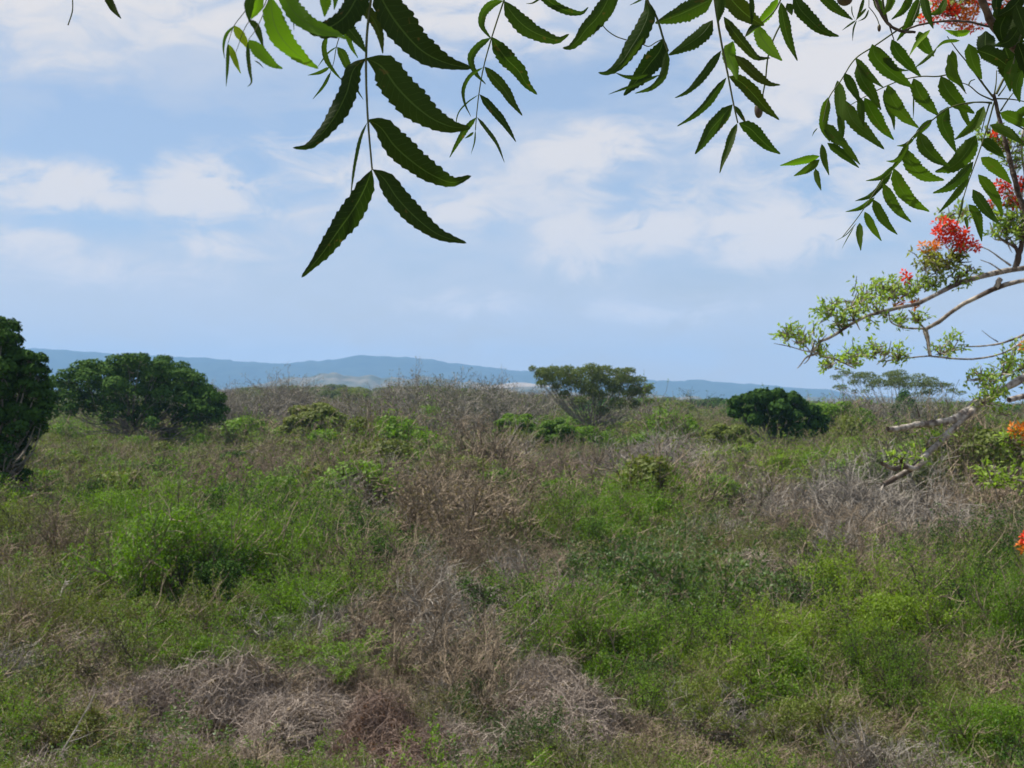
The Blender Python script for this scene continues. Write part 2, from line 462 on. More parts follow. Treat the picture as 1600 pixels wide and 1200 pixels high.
def p_bare_leafy(seed):
    rs = np.random.RandomState(seed)
    S = skeleton(rs, 1.45, 2.2, 20, 190, 700, 1200, .8, .2, .01)
    return dict(stems=(cat(sk_tubes(S, (.020, .010, .006, .004))), 'twig'), foliage=(leaves_on(rs, S[2], 2200, .05, .03, .05), 'umber' if seed % 2 else 'dry'))
def p_feather(seed, mat='green', n=12000, h=1.7, size=.042):
    rs = np.random.RandomState(seed)
    S = skeleton(rs, h, 2.1, 16, 120, 520, 0, .8, .15, .03)
    return dict(foliage=(leaves_on(rs, S[2], n, size, size * .42, .055, .6), mat), stems=(cat(sk_tubes(S[:3])), 'twig_dark' if seed % 2 else 'twig'))
def p_broad(seed, mat='broad', n=3600, size=.085):
    rs = np.random.RandomState(seed)
    S = skeleton(rs, 1.5, 2.1, 16, 140, 380, 0, .75, .2, .0)
    return dict(foliage=(leaves_on(rs, S[2], n, size, size * .55, .05, .5), mat), stems=(cat(sk_tubes(S[:3])), 'twig'))
def p_vine(seed, mat='vine', h=1.0):
    rs = np.random.RandomState(seed)
    n = 6000
    a = rs.uniform(0, 2 * math.pi, n); z = rs.uniform(0, 1, n) ** .8; r = np.sqrt(1 - z * z)
    lump = 1 + .18 * np.sin(a * 3 + seed) + .12 * np.sin(a * 5 + z * 6)
    pos = np.stack([np.cos(a) * r * 1.05, np.sin(a) * r * 1.05, z * h], 1) * (lump * rs.uniform(.8, 1.03, n))[:, None]
    out_ = nrm(pos * np.array([1, 1, 1.2]))
    tang = nrm(np.cross(out_, rdir(rs, n)))
    P = strands(rs, pos, tang + out_ * .1 + np.array([0, 0, -.1]), rs.uniform(.25, .6, n), 6, .28, -.05)
    core = rs.randint(0, n, 2600)
    lv = rhombs(pos[core] * rs.uniform(.75, .97, (2600, 1)), rdir(rs, 2600), nrm(out_[core] + .5 * rdir(rs, 2600)), .10, .06, .1)
    ex = rs.randint(0, n, 160)
    P2 = strands(rs, pos[ex], out_[ex] + .8 * rdir(rs, 160), rs.uniform(.2, .45, 160), 5, .25, .02)
    return dict(stems=(cat([tubes(P, tap(P, .0042, .0025), 2), tubes(P2, tap(P2, .005, .0025), 3)]), mat), foliage=(lv, 'dry' if mat == 'vine' else 'rust'))
def p_grass(seed, mat='straw', n=520, h=.55):
    rs = np.random.RandomState(seed)
    st = np.stack([rs.normal(0, .38, n), rs.normal(0, .38, n), np.full(n, -.02)], 1)
    P = strands(rs, st, rdir(rs, n, 1.6), h * rs.uniform(.4, 1.2, n), 5, .16, -.06)
    V, Q = tubes(P, tap(P, .007, .0012), 2)
    k = n // 2
    l2 = rhombs(P[:k, 2] , rdir(rs, k, .3), rdir(rs, k, .8), .07, .03, .1)
    return dict(blades=((V, Q), mat), foliage=(l2, 'olive' if seed % 2 else 'green'))
def p_mixed(seed):
    rs = np.random.RandomState(seed)
    S = skeleton(rs, 1.4, 2.2, 20, 180, 560, 600, .75, .24, .0)
    return dict(stems=(cat(sk_tubes(S)), 'twig'), foliage=(leaves_on(rs, S[2], 3200, .05, .024, .06), 'olive'))

def p_bushy(seed, mat='green', leaf=.07, n=6500, clumps=17, stem='twig', h=1.55, twigs=0):
    """a rounded bush of separate leafy clumps with dark gaps between them"""
    rs = np.random.RandomState(seed)
    S = skeleton(rs, h * .95, 1.9, 14, 100, 260, 0, .8, .16, .02)
    cs = []
    for k in range(clumps):
        a = k * 2.39996 + rs.uniform(-.6, .6); v = rs.uniform(.05, 1) ; rr = math.sqrt(max(0, 1 - v * v * .9)) * rs.uniform(.45, .95)
        sz = rs.uniform(.17, .36)
        cs.append((np.array([math.cos(a) * rr * .95, math.sin(a) * rr * .95, h * (.18 + .68 * v * rs.uniform(.75, 1.1))]), (sz * 1.2, sz * 1.2, sz * .8)))
    vol = np.array([s_[0] ** 2 for _, s_ in cs]); vol /= vol.sum()
    near = leaf < .08
    lv = [clump_leaves(rs, c, s_, max(12, int(n * f * (.62 if near else .9))), leaf * (.8 if near else 1), leaf * (.36 if near else .6), .4, .3, .8 if near else .5) for (c, s_), f in zip(cs, vol)]
    tips = kids(rs, S[1], 260, .3, 1, .7, h * .3, 5, .2, .04)
    lv.append(leaves_on(rs, tips, n // (1 if near else 5), leaf * .8, leaf * .34, .03, .5))
    ch = sk_tubes(S[:3], (.018, .010, .006)) + [tubes(tips, tap(tips, .005, .003), 3)]
    if twigs:
        q = kids(rs, S[1], twigs, .3, 1, .7, .5, 4, .2, .05); ch.append(tubes(q, tap(q, .006, .003), 3))
    return dict(foliage=(cat(lv), mat), stems=(cat(ch), stem))
PROTO = {}
def proto(kind, seed):
    key = (kind, seed)
    if key in PROTO: return PROTO[key]
    fn = dict(bare=p_bare, leafy=p_bare_leafy, green=lambda s: p_feather(s, 'green'), lime=lambda s: p_feather(s, 'lime', 11000), olive=lambda s: p_feather(s, 'olive', 8500),
              dark=lambda s: p_feather(s, 'dark', 7500, 1.7, .06), broad=p_broad, silver=lambda s: p_feather(s, 'silver', 4500, 1.5), vine=p_vine, vinered=lambda s: p_vine(s, 'vine_red', 1.1),
              grass=p_grass, ggrass=lambda s: p_grass(s, 'olive', 600, .5), mixed=p_mixed, greybush=lambda s: p_feather(s, 'greyleaf', 3800, 1.6),
              bgreen=lambda s: p_bushy(s, 'green', .065, 9000, 20), blime=lambda s: p_bushy(s, 'lime', .065, 8500, 20), bolive=lambda s: p_bushy(s, 'olive', .065, 6500, 17, twigs=120), bdark=lambda s: p_bushy(s, 'dark', .07, 8500, 18, 'twig_dark'),
              fgreen=lambda s: p_bushy(s, 'green', .085, 5600, 16), flime=lambda s: p_bushy(s, 'lime', .085, 5600, 16), folive=lambda s: p_bushy(s, 'olive', .085, 4200, 15, twigs=60), fdark=lambda s: p_bushy(s, 'dark', .09, 5200, 15, 'twig_dark'), fgrey=lambda s: p_bushy(s, 'greyleaf', .081, 3000, 15, 'twig_grey', twigs=200))[kind]
    parts = fn(seed)
    d = {}
    for nm, ((V, Q), mt) in parts.items():
        d[nm] = make_mesh(kind + '_' + nm, [(V, Q, 0)], [M[mt]])
    mats = []; ch = []
    for nm, ((V, Q), mt) in parts.items():
        ch.append((V, Q, len(mats))); mats.append(M[mt])
    d['_joined'] = make_mesh(kind + '_plant', ch, mats)
    PROTO[key] = d
    return d
TAKEN = []       # x, y, radius of plants already standing
def place(name, kind, seed, px, py, wpx, hpx, label, cat_='bush', group=None, rot=None, lift=0.0):
    """a bush whose visible centre is over px,py; wpx, hpx its size in photograph pixels"""
    Ds = np.geomspace(7, 400, 1500)          # first point of the sight line to its foot that is under the ground
    hid = np.interp(Ds, [12, 22, 40, 70, 110], [.0, .15, .55, .95, 1.2])       # how much of it the scrub in front covers
    if kind in ('bare', 'leafy', 'vine', 'vinered'): hid = hid * .35
    fy = np.maximum(py + hpx * .42 + hid * F / Ds, 650.0)
    v = FWD[None] + (px - 800) / F * RIGHT[None] - ((fy - 600) / F)[:, None] * UP[None]
    q = np.array([0, 0, CAMZ]) + Ds[:, None] * v
    below = np.nonzero(q[:, 2] < hgt(q[:, 0], q[:, 1]))[0]
    i = int(below[0]) if len(below) else 1100
    D = float(Ds[i]); p = q[i]; gz = float(hgt(p[0], p[1]))
    wd = wpx / F * D; ht = hpx / F * D * (1.1 if kind in ('bare', 'leafy', 'vine', 'vinered') else 1.3) + float(hid[i])
    rs = random.Random(seed * 31 + int(px))
    base_h = {'vine': 1.05, 'vinered': 1.15, 'grass': .5, 'ggrass': .5}.get(kind, 1.75)
    root = empty(name, (p[0], p[1], gz - .03 + lift))
    root.rotation_euler = (0, 0, rs.uniform(0, 6.28) if rot is None else rot)
    root.scale = (wd / 2.15, wd / 2.15, ht / base_h)
    tag(root, label, cat_, group)
    for nm, me in proto(kind, seed).items():
        if nm != '_joined': link(nm, me, root)
    TAKEN.append((p[0], p[1], wd * .42)); TAKEN.append((p[0] * .97, p[1] - wd * .5, wd * .38))
    if kind.startswith('vine'): TAKEN.append((p[0] * .94, p[1] - wd * .9, wd * .4))
    return root
# ------------------------------------------------------------------ trees
def clump_leaves(rs, c, rad, n, L, Wd, up=.4, inner=.55, flat=.45):
    """leaf sprays lying over the outside of one clump of the crown, a few inside it"""
    d = rdir(rs, n, .15)
    d[:, 2] = np.where(rs.uniform(0, 1, n) < .55, np.abs(d[:, 2]), d[:, 2])
    r = np.where(rs.uniform(0, 1, n) < .8, rs.uniform(.86, 1.04, n), rs.uniform(inner, .9, n))
    lump = 1 + .14 * np.sin(d[:, 0] * 6 + c[0] * 3) * np.sin(d[:, 1] * 6 + c[1] * 2) + .07 * np.sin(d[:, 2] * 9 + c[2])
    pos = c + d * np.array(rad) * (r * lump)[:, None]
    on = nrm(d / np.array(rad) * min(rad) + flat * rdir(rs, n, .2))
    tan = nrm(np.cross(on, rdir(rs, n)))
    return rhombs(pos, tan + .25 * d, on, L * rs.uniform(.6, 1.3, n), Wd * rs.uniform(.8, 1.4, n), .1)
def tree(name, label, px, py_top, py_bot, wpx, D, shape, leafmat, seed, n_leaf=14000, leaf=.22, trunk_r=.16, cat_='tree', group=None, barkm='bark', clumps=26, crown_low=.25, lean=0.0, pads=None, flatk=.8):
    rs = np.random.RandomState(seed)
    top = at(px, py_top, D); bot = at(px, py_bot, D)
    gx, gy = top[0], top[1]; gz = float(hgt(gx, gy))
    H = top[2] - gz; R = wpx / F * D / 2
    zlow = max(bot[2] - gz, 0.2)
    root = empty(name, (gx, gy, gz))
    tag(root, label, cat_, group)
    cs = []
    if pads is not None:
        k_ = D / F
        for (cx, cy, r_) in pads:
            q = at(cx, cy, D)
            low = (cy - py_top) / max(py_bot - py_top, 1)
            for rep in range(2):                       # one clump toward the viewer, one behind it
                dy = (-1 if rep == 0 else 1) * R * rs.uniform(.05, .45) * (1.2 - abs(cx - px) / (wpx / 2 + 30)) * (1 + .5 * low)
                c = np.array([(q[0] - gx) + rs.normal(0, .08) * r_ * k_, dy, q[2] - gz + rs.normal(0, .06) * r_ * k_])
                s = r_ * k_ * rs.uniform(.85, 1.1)
                cs.append((c, (s, s, s * flatk)))
    elif shape == 'dome':
        for k in range(clumps):
            a = k * 2.39996 + rs.uniform(-.4, .4); v = ((k + rs.uniform(0, 1)) / clumps) ** 1.15 ; rr = math.sqrt(max(0, 1 - v * v))
            q = rs.uniform(.74, .92) 
            c = np.array([math.cos(a) * rr * R * q, math.sin(a) * rr * R * q * .8, zlow * .8 + (H - zlow) * (.12 + .76 * v * rs.uniform(.85, 1.05))])
            s = rs.uniform(.17, .29) * R
            cs.append((c, (s * 1.25, s * 1.15, s * .72)))
    elif shape == 'umbrella':
        for k in range(clumps):
            a = rs.uniform(0, 2 * math.pi); r = math.sqrt(rs.uniform(0, 1)) * .93
            c = np.array([math.cos(a) * r * R, math.sin(a) * r * R * .85, zlow + (H - zlow) * (1 - .06 - .34 * r ** 2 - rs.uniform(0, .42) * (1 - .3 * r))])
            s = rs.uniform(.11, .20) * R
            cs.append((c, (s * 1.4, s * 1.3, s * .36)))
    elif shape == 'cone':
        for k in range(clumps):
            v = rs.uniform(0, 1); a = rs.uniform(0, 2 * math.pi); r = (1 - v) * .7
            c = np.array([math.cos(a) * r * R, math.sin(a) * r * R, zlow + (H - zlow) * v * .9])
            s = (.3 + .25 * (1 - v)) * R
            cs.append((c, (s, s, s * 1.1)))
    elif shape == 'tall':
        for k in range(clumps):
            v = rs.uniform(0, 1); a = rs.uniform(0, 2 * math.pi); r = (1 - .5 * v * v) * rs.uniform(.45, .85)
            c = np.array([math.cos(a) * r * R, math.sin(a) * r * R * .8, zlow + (H - zlow) * v * .93])
            s = rs.uniform(.22, .36) * R
            cs.append((c, (s * 1.1, s * 1.1, s * .85)))
    fork = np.array([lean, 0, min(H * .32, zlow + .3)])
    tv = [limb([(0, 0, -.2), (lean * .3, .05, fork[2] * .5), fork], trunk_r * 1.25, trunk_r, 8, 8, .12, seed)]
    br = []
    for k, (c, s) in enumerate(cs):
        mid = fork * .45 + c * .55; mid[2] -= (0.06 if shape == 'umbrella' else .12) * H * rs.uniform(.3, 1.1); mid += rs.normal(0, .04 * R, 3)
        br.append(limb([fork, fork * .7 + mid * .3 + rs.normal(0, .03 * R, 3), mid, c], trunk_r * rs.uniform(.3, .5), trunk_r * .08, 10, 5, .12, seed + k))
        n2 = 9
        P = strands(rs, np.repeat(c[None] - np.array([0, 0, s[2] * .7]), n2, 0) , rdir(rs, n2, .4) * np.array([1, 1, .6]), np.full(n2, max(s) * .95), 5, .2, .02)
        br.append(tubes(P, tap(P, trunk_r * .10, trunk_r * .03), 3))
    link('trunk', make_mesh('trunk', [(tv[0][0], tv[0][1], 0)], [M[barkm]], True), root)
    V, Q = cat(br)
    link('limbs', make_mesh('limbs', [(V, Q, 0)], [M[barkm]], True), root)
    if n_leaf:
        vol = np.array([s[0] * s[1] for _, s in cs]); vol = vol / vol.sum()
        lv = [clump_leaves(rs, c, s, max(20, int(n_leaf * f)), leaf, leaf * (.55 if shape == 'umbrella' else .85), .5, .1 if shape == 'umbrella' else .5, .9 if shape == 'umbrella' else .28) for (c, s), f in zip(cs, vol)]
        V, Q = cat(lv)
        link('crown', make_mesh('crown', [(V, Q, 0)], [M[leafmat]]), root)
    TAKEN.append((gx, gy, R * .35))
    return root
def bare_tree(name, label, px, py_top, wpx, D, seed, group=None, mat='twig_grey', leafy=0, py_bot=None):
    rs = np.random.RandomState(seed)
    top = at(px, py_top, D); gx, gy = top[0], top[1]; gz = float(hgt(gx, gy)); H = top[2] - gz; R = wpx / F * D / 2
    root = empty(name, (gx, gy, gz)); tag(root, label, 'tree', group)
    S = skeleton(rs, H * .86, R * 2.3, 18, 340, 2200, 7000, .66, .16, .01)
    link('trunk', make_mesh('trunk', [(*cat([tubes(S[0], tap(S[0], .11, .04), 5)]), 0)], [M['bark']], True), root)
    tw = cat([tubes(S[1], tap(S[1], .035, .015), 3), tubes(S[2], tap(S[2], .015, .010), 3), tubes(S[3], tap(S[3], .011, .009), 2)])
    tag(link('twigs', make_mesh('twigs', [(*tw, 0)], [M[mat]]), root), kind='stuff')
    leafy = leafy + 9000
    if leafy:
        link('crown', make_mesh('crown', [(*leaves_on(rs, S[3], leafy, .16, .10, .16), 0)], [M['greyleaf' if leafy > 9600 else 'umber']]), root)
    TAKEN.append((gx, gy, R * .35))
    return root
M['umbra'] = foliage_mat('umbrella_tree_leaf', [(.075, .10, .038, 1), (.12, .155, .06, 1), (.17, .205, .09, 1)], .3, .8, .1)
# ------------------------------------------------------------------ the trees that stand out
tree('spreading_tree', 'broad dark green dome-shaped tree, widest crown of all, left of centre', 208, 556, 664, 292, 105, 'dome', 'dark', 3, 34000, .22, .16, clumps=70, pads=[(92, 604, 17), (84, 626, 15), (112, 592, 18), (118, 622, 20), (136, 578, 19), (160, 574, 16), (178, 586, 20), (192, 568, 15), (214, 565, 15), (212, 590, 19), (238, 566, 15), (250, 584, 20), (268, 576, 15), (286, 590, 17), (306, 596, 15), (318, 612, 16), (336, 622, 13), (340, 642, 12), (322, 640, 17), (296, 628, 19), (268, 616, 20), (232, 616, 20), (190, 616, 20), (150, 606, 20), (128, 640, 14), (160, 632, 18), (200, 640, 18), (240, 642, 18), (282, 648, 16), (310, 658, 12), (340, 656, 9), (100, 642, 12), (220, 656, 13), (262, 660, 12), (180, 654, 12), (205, 606, 20), (160, 596, 20), (245, 602, 20), (290, 610, 18), (225, 578, 18), (262, 590, 18), (185, 584, 18), (320, 628, 18), (330, 646, 14)])
tree('broadleaf_tree', 'tall very dark green tree cut off by the left edge of the picture', -18, 495, 748, 215, 48, 'tall', 'dark', 5, 30000, .14, .17, clumps=64, pads=[(0, 512, 18), (-30, 520, 26), (14, 532, 18), (-10, 548, 26), (36, 562, 18), (20, 580, 24), (56, 560, 12), (58, 580, 13), (48, 604, 20), (62, 618, 13), (66, 636, 11), (10, 610, 28), (-30, 590, 30), (58, 650, 18), (30, 644, 24), (0, 650, 26), (40, 676, 14), (-30, 660, 28), (10, 690, 20), (-20, 700, 26), (28, 704, 12), (12, 722, 16), (-10, 740, 20), (20, 745, 11), (48, 668, 14)])
tree('umbrella_tree', 'flat-topped umbrella tree with pale forked limbs rising right of the middle', 924, 567, 664, 196, 120, 'umbrella', 'umbra', 8, 27000, .17, .14, clumps=72, pads=[(832, 576, 6), (848, 582, 10), (866, 580, 11), (860, 594, 10), (886, 580, 11), (905, 584, 12), (922, 578, 12), (944, 580, 13), (938, 596, 15), (962, 584, 12), (980, 582, 9), (978, 598, 13), (996, 596, 10), (1012, 606, 8), (1004, 614, 11), (890, 600, 14), (912, 606, 15), (882, 616, 9), (958, 612, 15), (984, 618, 12), (935, 620, 14), (905, 628, 11), (962, 632, 12), (992, 632, 9), (940, 642, 10), (1014, 628, 6), (850, 588, 12), (876, 590, 14), (930, 590, 14), (955, 600, 14), (925, 612, 14), (972, 592, 12), (990, 610, 12), (900, 590, 12), (845, 600, 8), (870, 606, 9)], flatk=.72)
tree('round_tree', 'compact round dark green tree right of the umbrella tree', 1214, 614, 682, 150, 98, 'dome', 'dark', 12, 17000, .24, .15, clumps=44, pads=[(1150, 630, 11), (1168, 624, 12), (1150, 644, 10), (1190, 620, 13), (1212, 618, 12), (1182, 640, 15), (1234, 624, 13), (1208, 640, 16), (1250, 634, 12), (1236, 650, 15), (1266, 644, 12), (1282, 656, 9), (1268, 664, 13), (1284, 670, 8), (1210, 660, 14), (1180, 656, 12), (1240, 670, 12), (1215, 676, 9), (1262, 676, 9)])
tree('umbrella_tree', 'hazy thin umbrella tree on the right, seen under the red-flowering branches', 1398, 580, 640, 200, 150, 'umbrella', 'umbra', 17, 9000, .2, .15, clumps=42, pads=[(1308, 590, 7), (1325, 584, 9), (1312, 606, 8), (1335, 598, 9), (1350, 586, 11), (1375, 590, 12), (1372, 604, 9), (1400, 586, 12), (1398, 600, 12), (1425, 590, 12), (1422, 604, 11), (1445, 596, 11), (1462, 604, 9), (1480, 602, 7), (1450, 612, 9), (1340, 612, 6), (1488, 610, 6), (1435, 616, 8), (1500, 614, 5), (1340, 590, 10), (1388, 597, 12), (1412, 594, 12), (1362, 598, 10), (1435, 602, 10), (1456, 602, 10)], flatk=.5)
tree('upright_tree', 'small dark upright tree beneath the hazy umbrella tree', 1413, 612, 652, 52, 140, 'cone', 'dark', 19, 5000, .2, .12, clumps=14)
tree('low_round_tree', 'low olive green round tree between the big dome tree and the grey bare trees', 492, 612, 672, 104, 100, 'dome', 'olive', 23, 9000, .2, .12, clumps=22)
tree('low_round_tree', 'small green crowned tree just left of the umbrella tree, behind the brown ones', 760, 603, 632, 56, 150, 'dome', 'olive', 25, 3500, .24, .1, clumps=12)
tree('low_round_tree', 'bright green low tree left of the foot of the umbrella tree', 808, 630, 672, 70, 100, 'dome', 'green', 27, 6500, .17, .1, clumps=16)
tree('low_round_tree', 'bright green low tree right under the foot of the umbrella tree', 868, 640, 682, 66, 96, 'dome', 'green', 28, 5500, .17, .1, clumps=14)
tree('spreading_tree', 'dull green spreading tree at the far right edge behind the lower branch', 1520, 640, 690, 90, 95, 'dome', 'olive', 29, 6000, .18, .1, clumps=16)
tree('low_round_tree', 'small dark bush-like tree left of the silvery bush', 572, 646, 672, 50, 110, 'dome', 'dark', 33, 3500, .18, .1, clumps=10)
tree('low_round_tree', 'dull green tree below and left of the compact round dark tree', 1140, 648, 684, 80, 88, 'dome', 'olive', 35, 5500, .16, .1, clumps=14)
tree('low_round_tree', 'small dark bush below the compact round dark tree, alone in green scrub', 1150, 684, 720, 40, 72, 'dome', 'dark', 36, 3000, .12, .07, clumps=9)
G_ = 'leafless grey-brown trees of the middle distance'
bare_tree('leafless_tree', 'widest leafless grey-brown tree in the middle distance, left of centre', 700, 587, 130, 125, 41, G_, leafy=700)
bare_tree('leafless_tree', 'leafless brown tree at the left shoulder of the widest leafless tree', 636, 594, 92, 135, 42, G_)
bare_tree('leafless_tree', 'leafless tree with a sparse green top at the right of the widest leafless tree', 742, 600, 84, 118, 43, G_, leafy=1200)
bare_tree('leafless_tree', 'leafless greyish tree low in front of the widest leafless tree', 668, 618, 90, 105, 44, G_)
bare_tree('leafless_tree', 'pinkish brown leafless tree between the leafless group and the umbrella tree', 800, 600, 76, 160, 45, G_)
bare_tree('leafless_tree', 'low brown leafless tree right of the big dome tree, under the hill line', 438, 592, 70, 165, 46, G_)
bare_tree('leafless_tree', 'low brown leafless tree touching the right side of the big dome tree', 372, 598, 64, 150, 47, G_)
bare_tree('leafless_tree', 'thin bare tree between the compact round tree and the hazy umbrella tree', 1336, 618, 56, 140, 48, G_)
bare_tree('leafless_tree', 'bare brown tree leaning against the trunk of the hazy umbrella tree', 1382, 628, 60, 130, 49, G_)
bare_tree('leafless_tree', 'sparse bare tree right of the hazy umbrella tree', 1470, 622, 74, 125, 50, G_, leafy=900)
bare_tree('leafless_tree', 'grey leafless tree in front of the low olive tree', 560, 622, 74, 120, 51, G_, leafy=400)
bare_tree('leafless_tree', 'brownish leafless tree right behind the foot of the umbrella tree', 1000, 626, 80, 135, 52, G_, leafy=500)

# ------------------------------------------------------------------ the bushes that stand out, with what is told apart in the photograph
B = place
gb = 'bright green feathery bushes'
B('feathery_bush', 'bgreen', 1, 250, 905, 250, 170, 'largest bright green feathery bush, in the left foreground', group=gb)
B('feathery_bush', 'bgreen', 2, 370, 895, 210, 150, 'bright green feathery bush overlapping the right side of the largest one in the left foreground', group=gb)
B('feathery_bush', 'bgreen', 3, 480, 905, 150, 110, 'low bright green bush at the right end of the left foreground group', group=gb)
B('feathery_bush', 'bdark', 4, 330, 940, 190, 110, 'darker green bush in the hollow at the foot of the left foreground group', group=gb)
B('feathery_bush', 'bgreen', 4, 190, 850, 120, 70, 'small bright green bush behind the left foreground group', group=gb)
B('feathery_bush', 'bgreen', 1, 985, 828, 130, 64, 'bright green bush just below the middle of the picture, brown scrub around it', group=gb)
B('feathery_bush', 'bgreen', 3, 900, 832, 110, 52, 'low green bush attached to the left of the bright bush below the middle', group=gb)
B('feathery_bush', 'bdark', 6, 935, 868, 120, 50, 'dull green low bush under the bright bush below the middle', group=gb)
B('feathery_bush', 'green', 2, 850, 1010, 180, 120, 'deep green grassy bush near the bottom centre, above a grey tangle', group=gb)
B('feathery_bush', 'bgreen', 4, 975, 1025, 170, 110, 'deep green bush right of the grassy bush near the bottom centre', group=gb)
B('glossy_bush', 'broad', 11, 1010, 935, 170, 120, 'glossy broad-leaved bush with pale glints, right of the bottom centre')
B('glossy_bush', 'broad', 12, 1120, 945, 190, 130, 'larger glossy broad-leaved bush, right half of the speckled pair')
B('glossy_bush', 'broad', 13, 1080, 985, 150, 90, 'low broad-leaved bush in front of the speckled pair')
B('feathery_bush', 'blime', 21, 1390, 990, 210, 130, 'large yellow-green feathery bush in the right foreground', group=gb)
B('feathery_bush', 'green', 5, 1490, 985, 190, 120, 'green feathery bush right of the large yellow-green one', group=gb)
B('feathery_bush', 'blime', 22, 1250, 1010, 170, 110, 'yellow-green feathery bush left of the large one in the right foreground', group=gb)
B('feathery_bush', 'bgreen', 5, 1580, 1010, 150, 140, 'green bush cut by the right edge in the foreground', group=gb)
B('feathery_bush', 'green', 1, 1395, 1090, 150, 130, 'slender dark-stemmed green bush standing low in the right foreground', group=gb)
B('feathery_bush', 'blime', 21, 1150, 1060, 130, 60, 'little yellow-green bush beside the grey twigs, right of the bottom centre', group=gb)
B('feathery_bush', 'bdark', 7, 1570, 905, 150, 80, 'dark green bush at the right edge above the foreground bushes')
B('feathery_bush', 'bgreen', 3, 1250, 850, 90, 44, 'little bright green bush at the foot of the tall grey twiggy bush')
B('feathery_bush', 'bdark', 4, 1280, 872, 140, 50, 'dark green bush below the tall grey twiggy bush')
B('silvery_bush', 'silver', 31, 640, 696, 120, 42, 'pale silvery green spreading bush in front of the leafless trees')
B('feathery_bush', 'fgreen', 1, 930, 698, 120, 54, 'vivid dark green leafy bush below the umbrella tree, left half', group='vivid bushes below the umbrella tree')
B('feathery_bush', 'fgreen', 2, 1010, 700, 120, 50, 'vivid dark green leafy bush below the umbrella tree, right half', group='vivid bushes below the umbrella tree')
for i, (px, py, wp, hp, kd, lb) in enumerate([
    (130, 668, 130, 34, 'lime', 'long lime green bush in front of the left end of the dome tree'), (210, 684, 110, 34, 'lime', 'lime green bush below the middle of the dome tree'),
    (85, 690, 110, 40, 'lime', 'lime green bush beside the tall dark tree at the left edge'), (300, 690, 90, 26, 'olive', 'dull green bush below the right end of the dome tree'),
    (1190, 735, 160, 34, 'lime', 'flat lime green bush at the left end of the lime green strip on the right'), (1290, 740, 160, 34, 'lime', 'flat lime green bush in the middle of the lime green strip on the right'),
    (1490, 745, 170, 34, 'lime', 'flat lime green bush behind the tip of the lower red-flowering branch'), (385, 664, 50, 24, 'green', 'small round green bush between the dome tree and the olive tree'),
    (700, 745, 160, 40, 'olive', 'wide olive bush in the middle of the plain'), (590, 770, 130, 40, 'green', 'dull green bush left of the centre of the plain'),
    (360, 745, 150, 44, 'olive', 'olive bush on the left of the plain'), (225, 770, 180, 50, 'olive', 'wide olive bush on the left of the plain, nearer the viewer'),
    (760, 655, 70, 30, 'green', 'bright green bush left of the bright green low trees'), (1080, 690, 70, 34, 'green', 'bright green bush right of the vivid pair below the umbrella tree')]):
    B('spreading_bush', 'f' + kd, 1 + i % 3, px, py, wp, hp, lb)
gd = 'bare twiggy bushes'
B('twiggy_bush', 'bare', 51, 1270, 795, 180, 110, 'tallest grey bare bush with upright stems, right of centre', group=gd)
B('twiggy_bush', 'bare', 52, 1180, 800, 130, 90, 'grey bare bush left of the tallest one', group=gd)
B('twiggy_bush', 'bare', 53, 1365, 800, 130, 90, 'grey bare bush right of the tallest one', group=gd)
B('twiggy_bush', 'bare', 54, 1460, 838, 150, 80, 'low pale grey bare bush toward the right edge', group=gd)
B('twiggy_bush', 'bare', 51, 1560, 835, 120, 80, 'pale grey bare bush at the right edge', group=gd)
B('twiggy_bush', 'bare', 52, 900, 760, 120, 90, 'pinkish brown bare bush with upright stems in the middle of the plain', group=gd)
B('twiggy_bush', 'bare', 53, 985, 765, 120, 80, 'brown bare bush right of the one in the middle of the plain', group=gd)
B('twiggy_bush', 'bare', 54, 1060, 770, 90, 80, 'brown bare bush left of the lime green strip', group=gd)
B('twiggy_bush', 'leafy', 55, 650, 850, 170, 90, 'brown bush with withered leaves left of the centre foreground', group=gd)
B('twiggy_bush', 'leafy', 56, 540, 835, 150, 80, 'brown bush with withered leaves behind the left foreground group', group=gd)
B('twiggy_bush', 'leafy', 55, 740, 870, 120, 80, 'pale brown withered bush right of the centre-left one', group=gd)
B('twiggy_bush', 'bare', 52, 600, 1010, 170, 110, 'silvery grey bare bush in the lower middle, left of the deep green bushes', group=gd)
B('twiggy_bush', 'bare', 53, 530, 975, 120, 90, 'grey bare bush right of the left foreground group', group=gd)
B('twiggy_bush', 'bare', 54, 690, 980, 120, 100, 'brown bare bush left of the deep green grassy bush', group=gd)
B('twiggy_bush', 'bare', 51, 1130, 1130, 160, 100, 'grey bare twigs at the bottom, right of the centre', group=gd)
gv = 'heaps of dead vine'
for (a_, b_, c_, d_, e_) in ((160, 1130, 150, 70, 'low grey-brown heap of dead vine nearest the bottom left corner'), (500, 1085, 140, 70, 'grey-brown heap of dead vine behind the dark reddish one'), (400, 1060, 120, 60, 'small rounded heap of dead vine on the right shoulder of the largest')):
    B('vine_heap', 'vine', 62, a_, b_, c_, d_, e_, 'vine heap', gv)
B('vine_heap', 'vine', 61, 350, 1105, 190, 100, 'largest pale grey-brown heap of dead vine at the lower left', 'vine heap', gv)
B('vine_heap', 'vine', 62, 240, 1115, 150, 80, 'pale heap of dead vine left of the largest', 'vine heap', gv)
B('vine_heap', 'vine', 63, 445, 1145, 170, 80, 'pale heap of dead vine right of and below the largest', 'vine heap', gv)
B('vine_heap', 'vinered', 64, 592, 1160, 150, 100, 'dark reddish brown heap of dead vine at the bottom edge', 'vine heap', gv)
B('vine_heap', 'vine', 61, 705, 1188, 120, 80, 'rounded tan heap of dead vine at the bottom edge, right of the reddish one', 'vine heap', gv)
B('vine_heap', 'vine', 62, 850, 1085, 120, 80, 'grey-purple heap of dead vine under the deep green bushes', 'vine heap', gv)
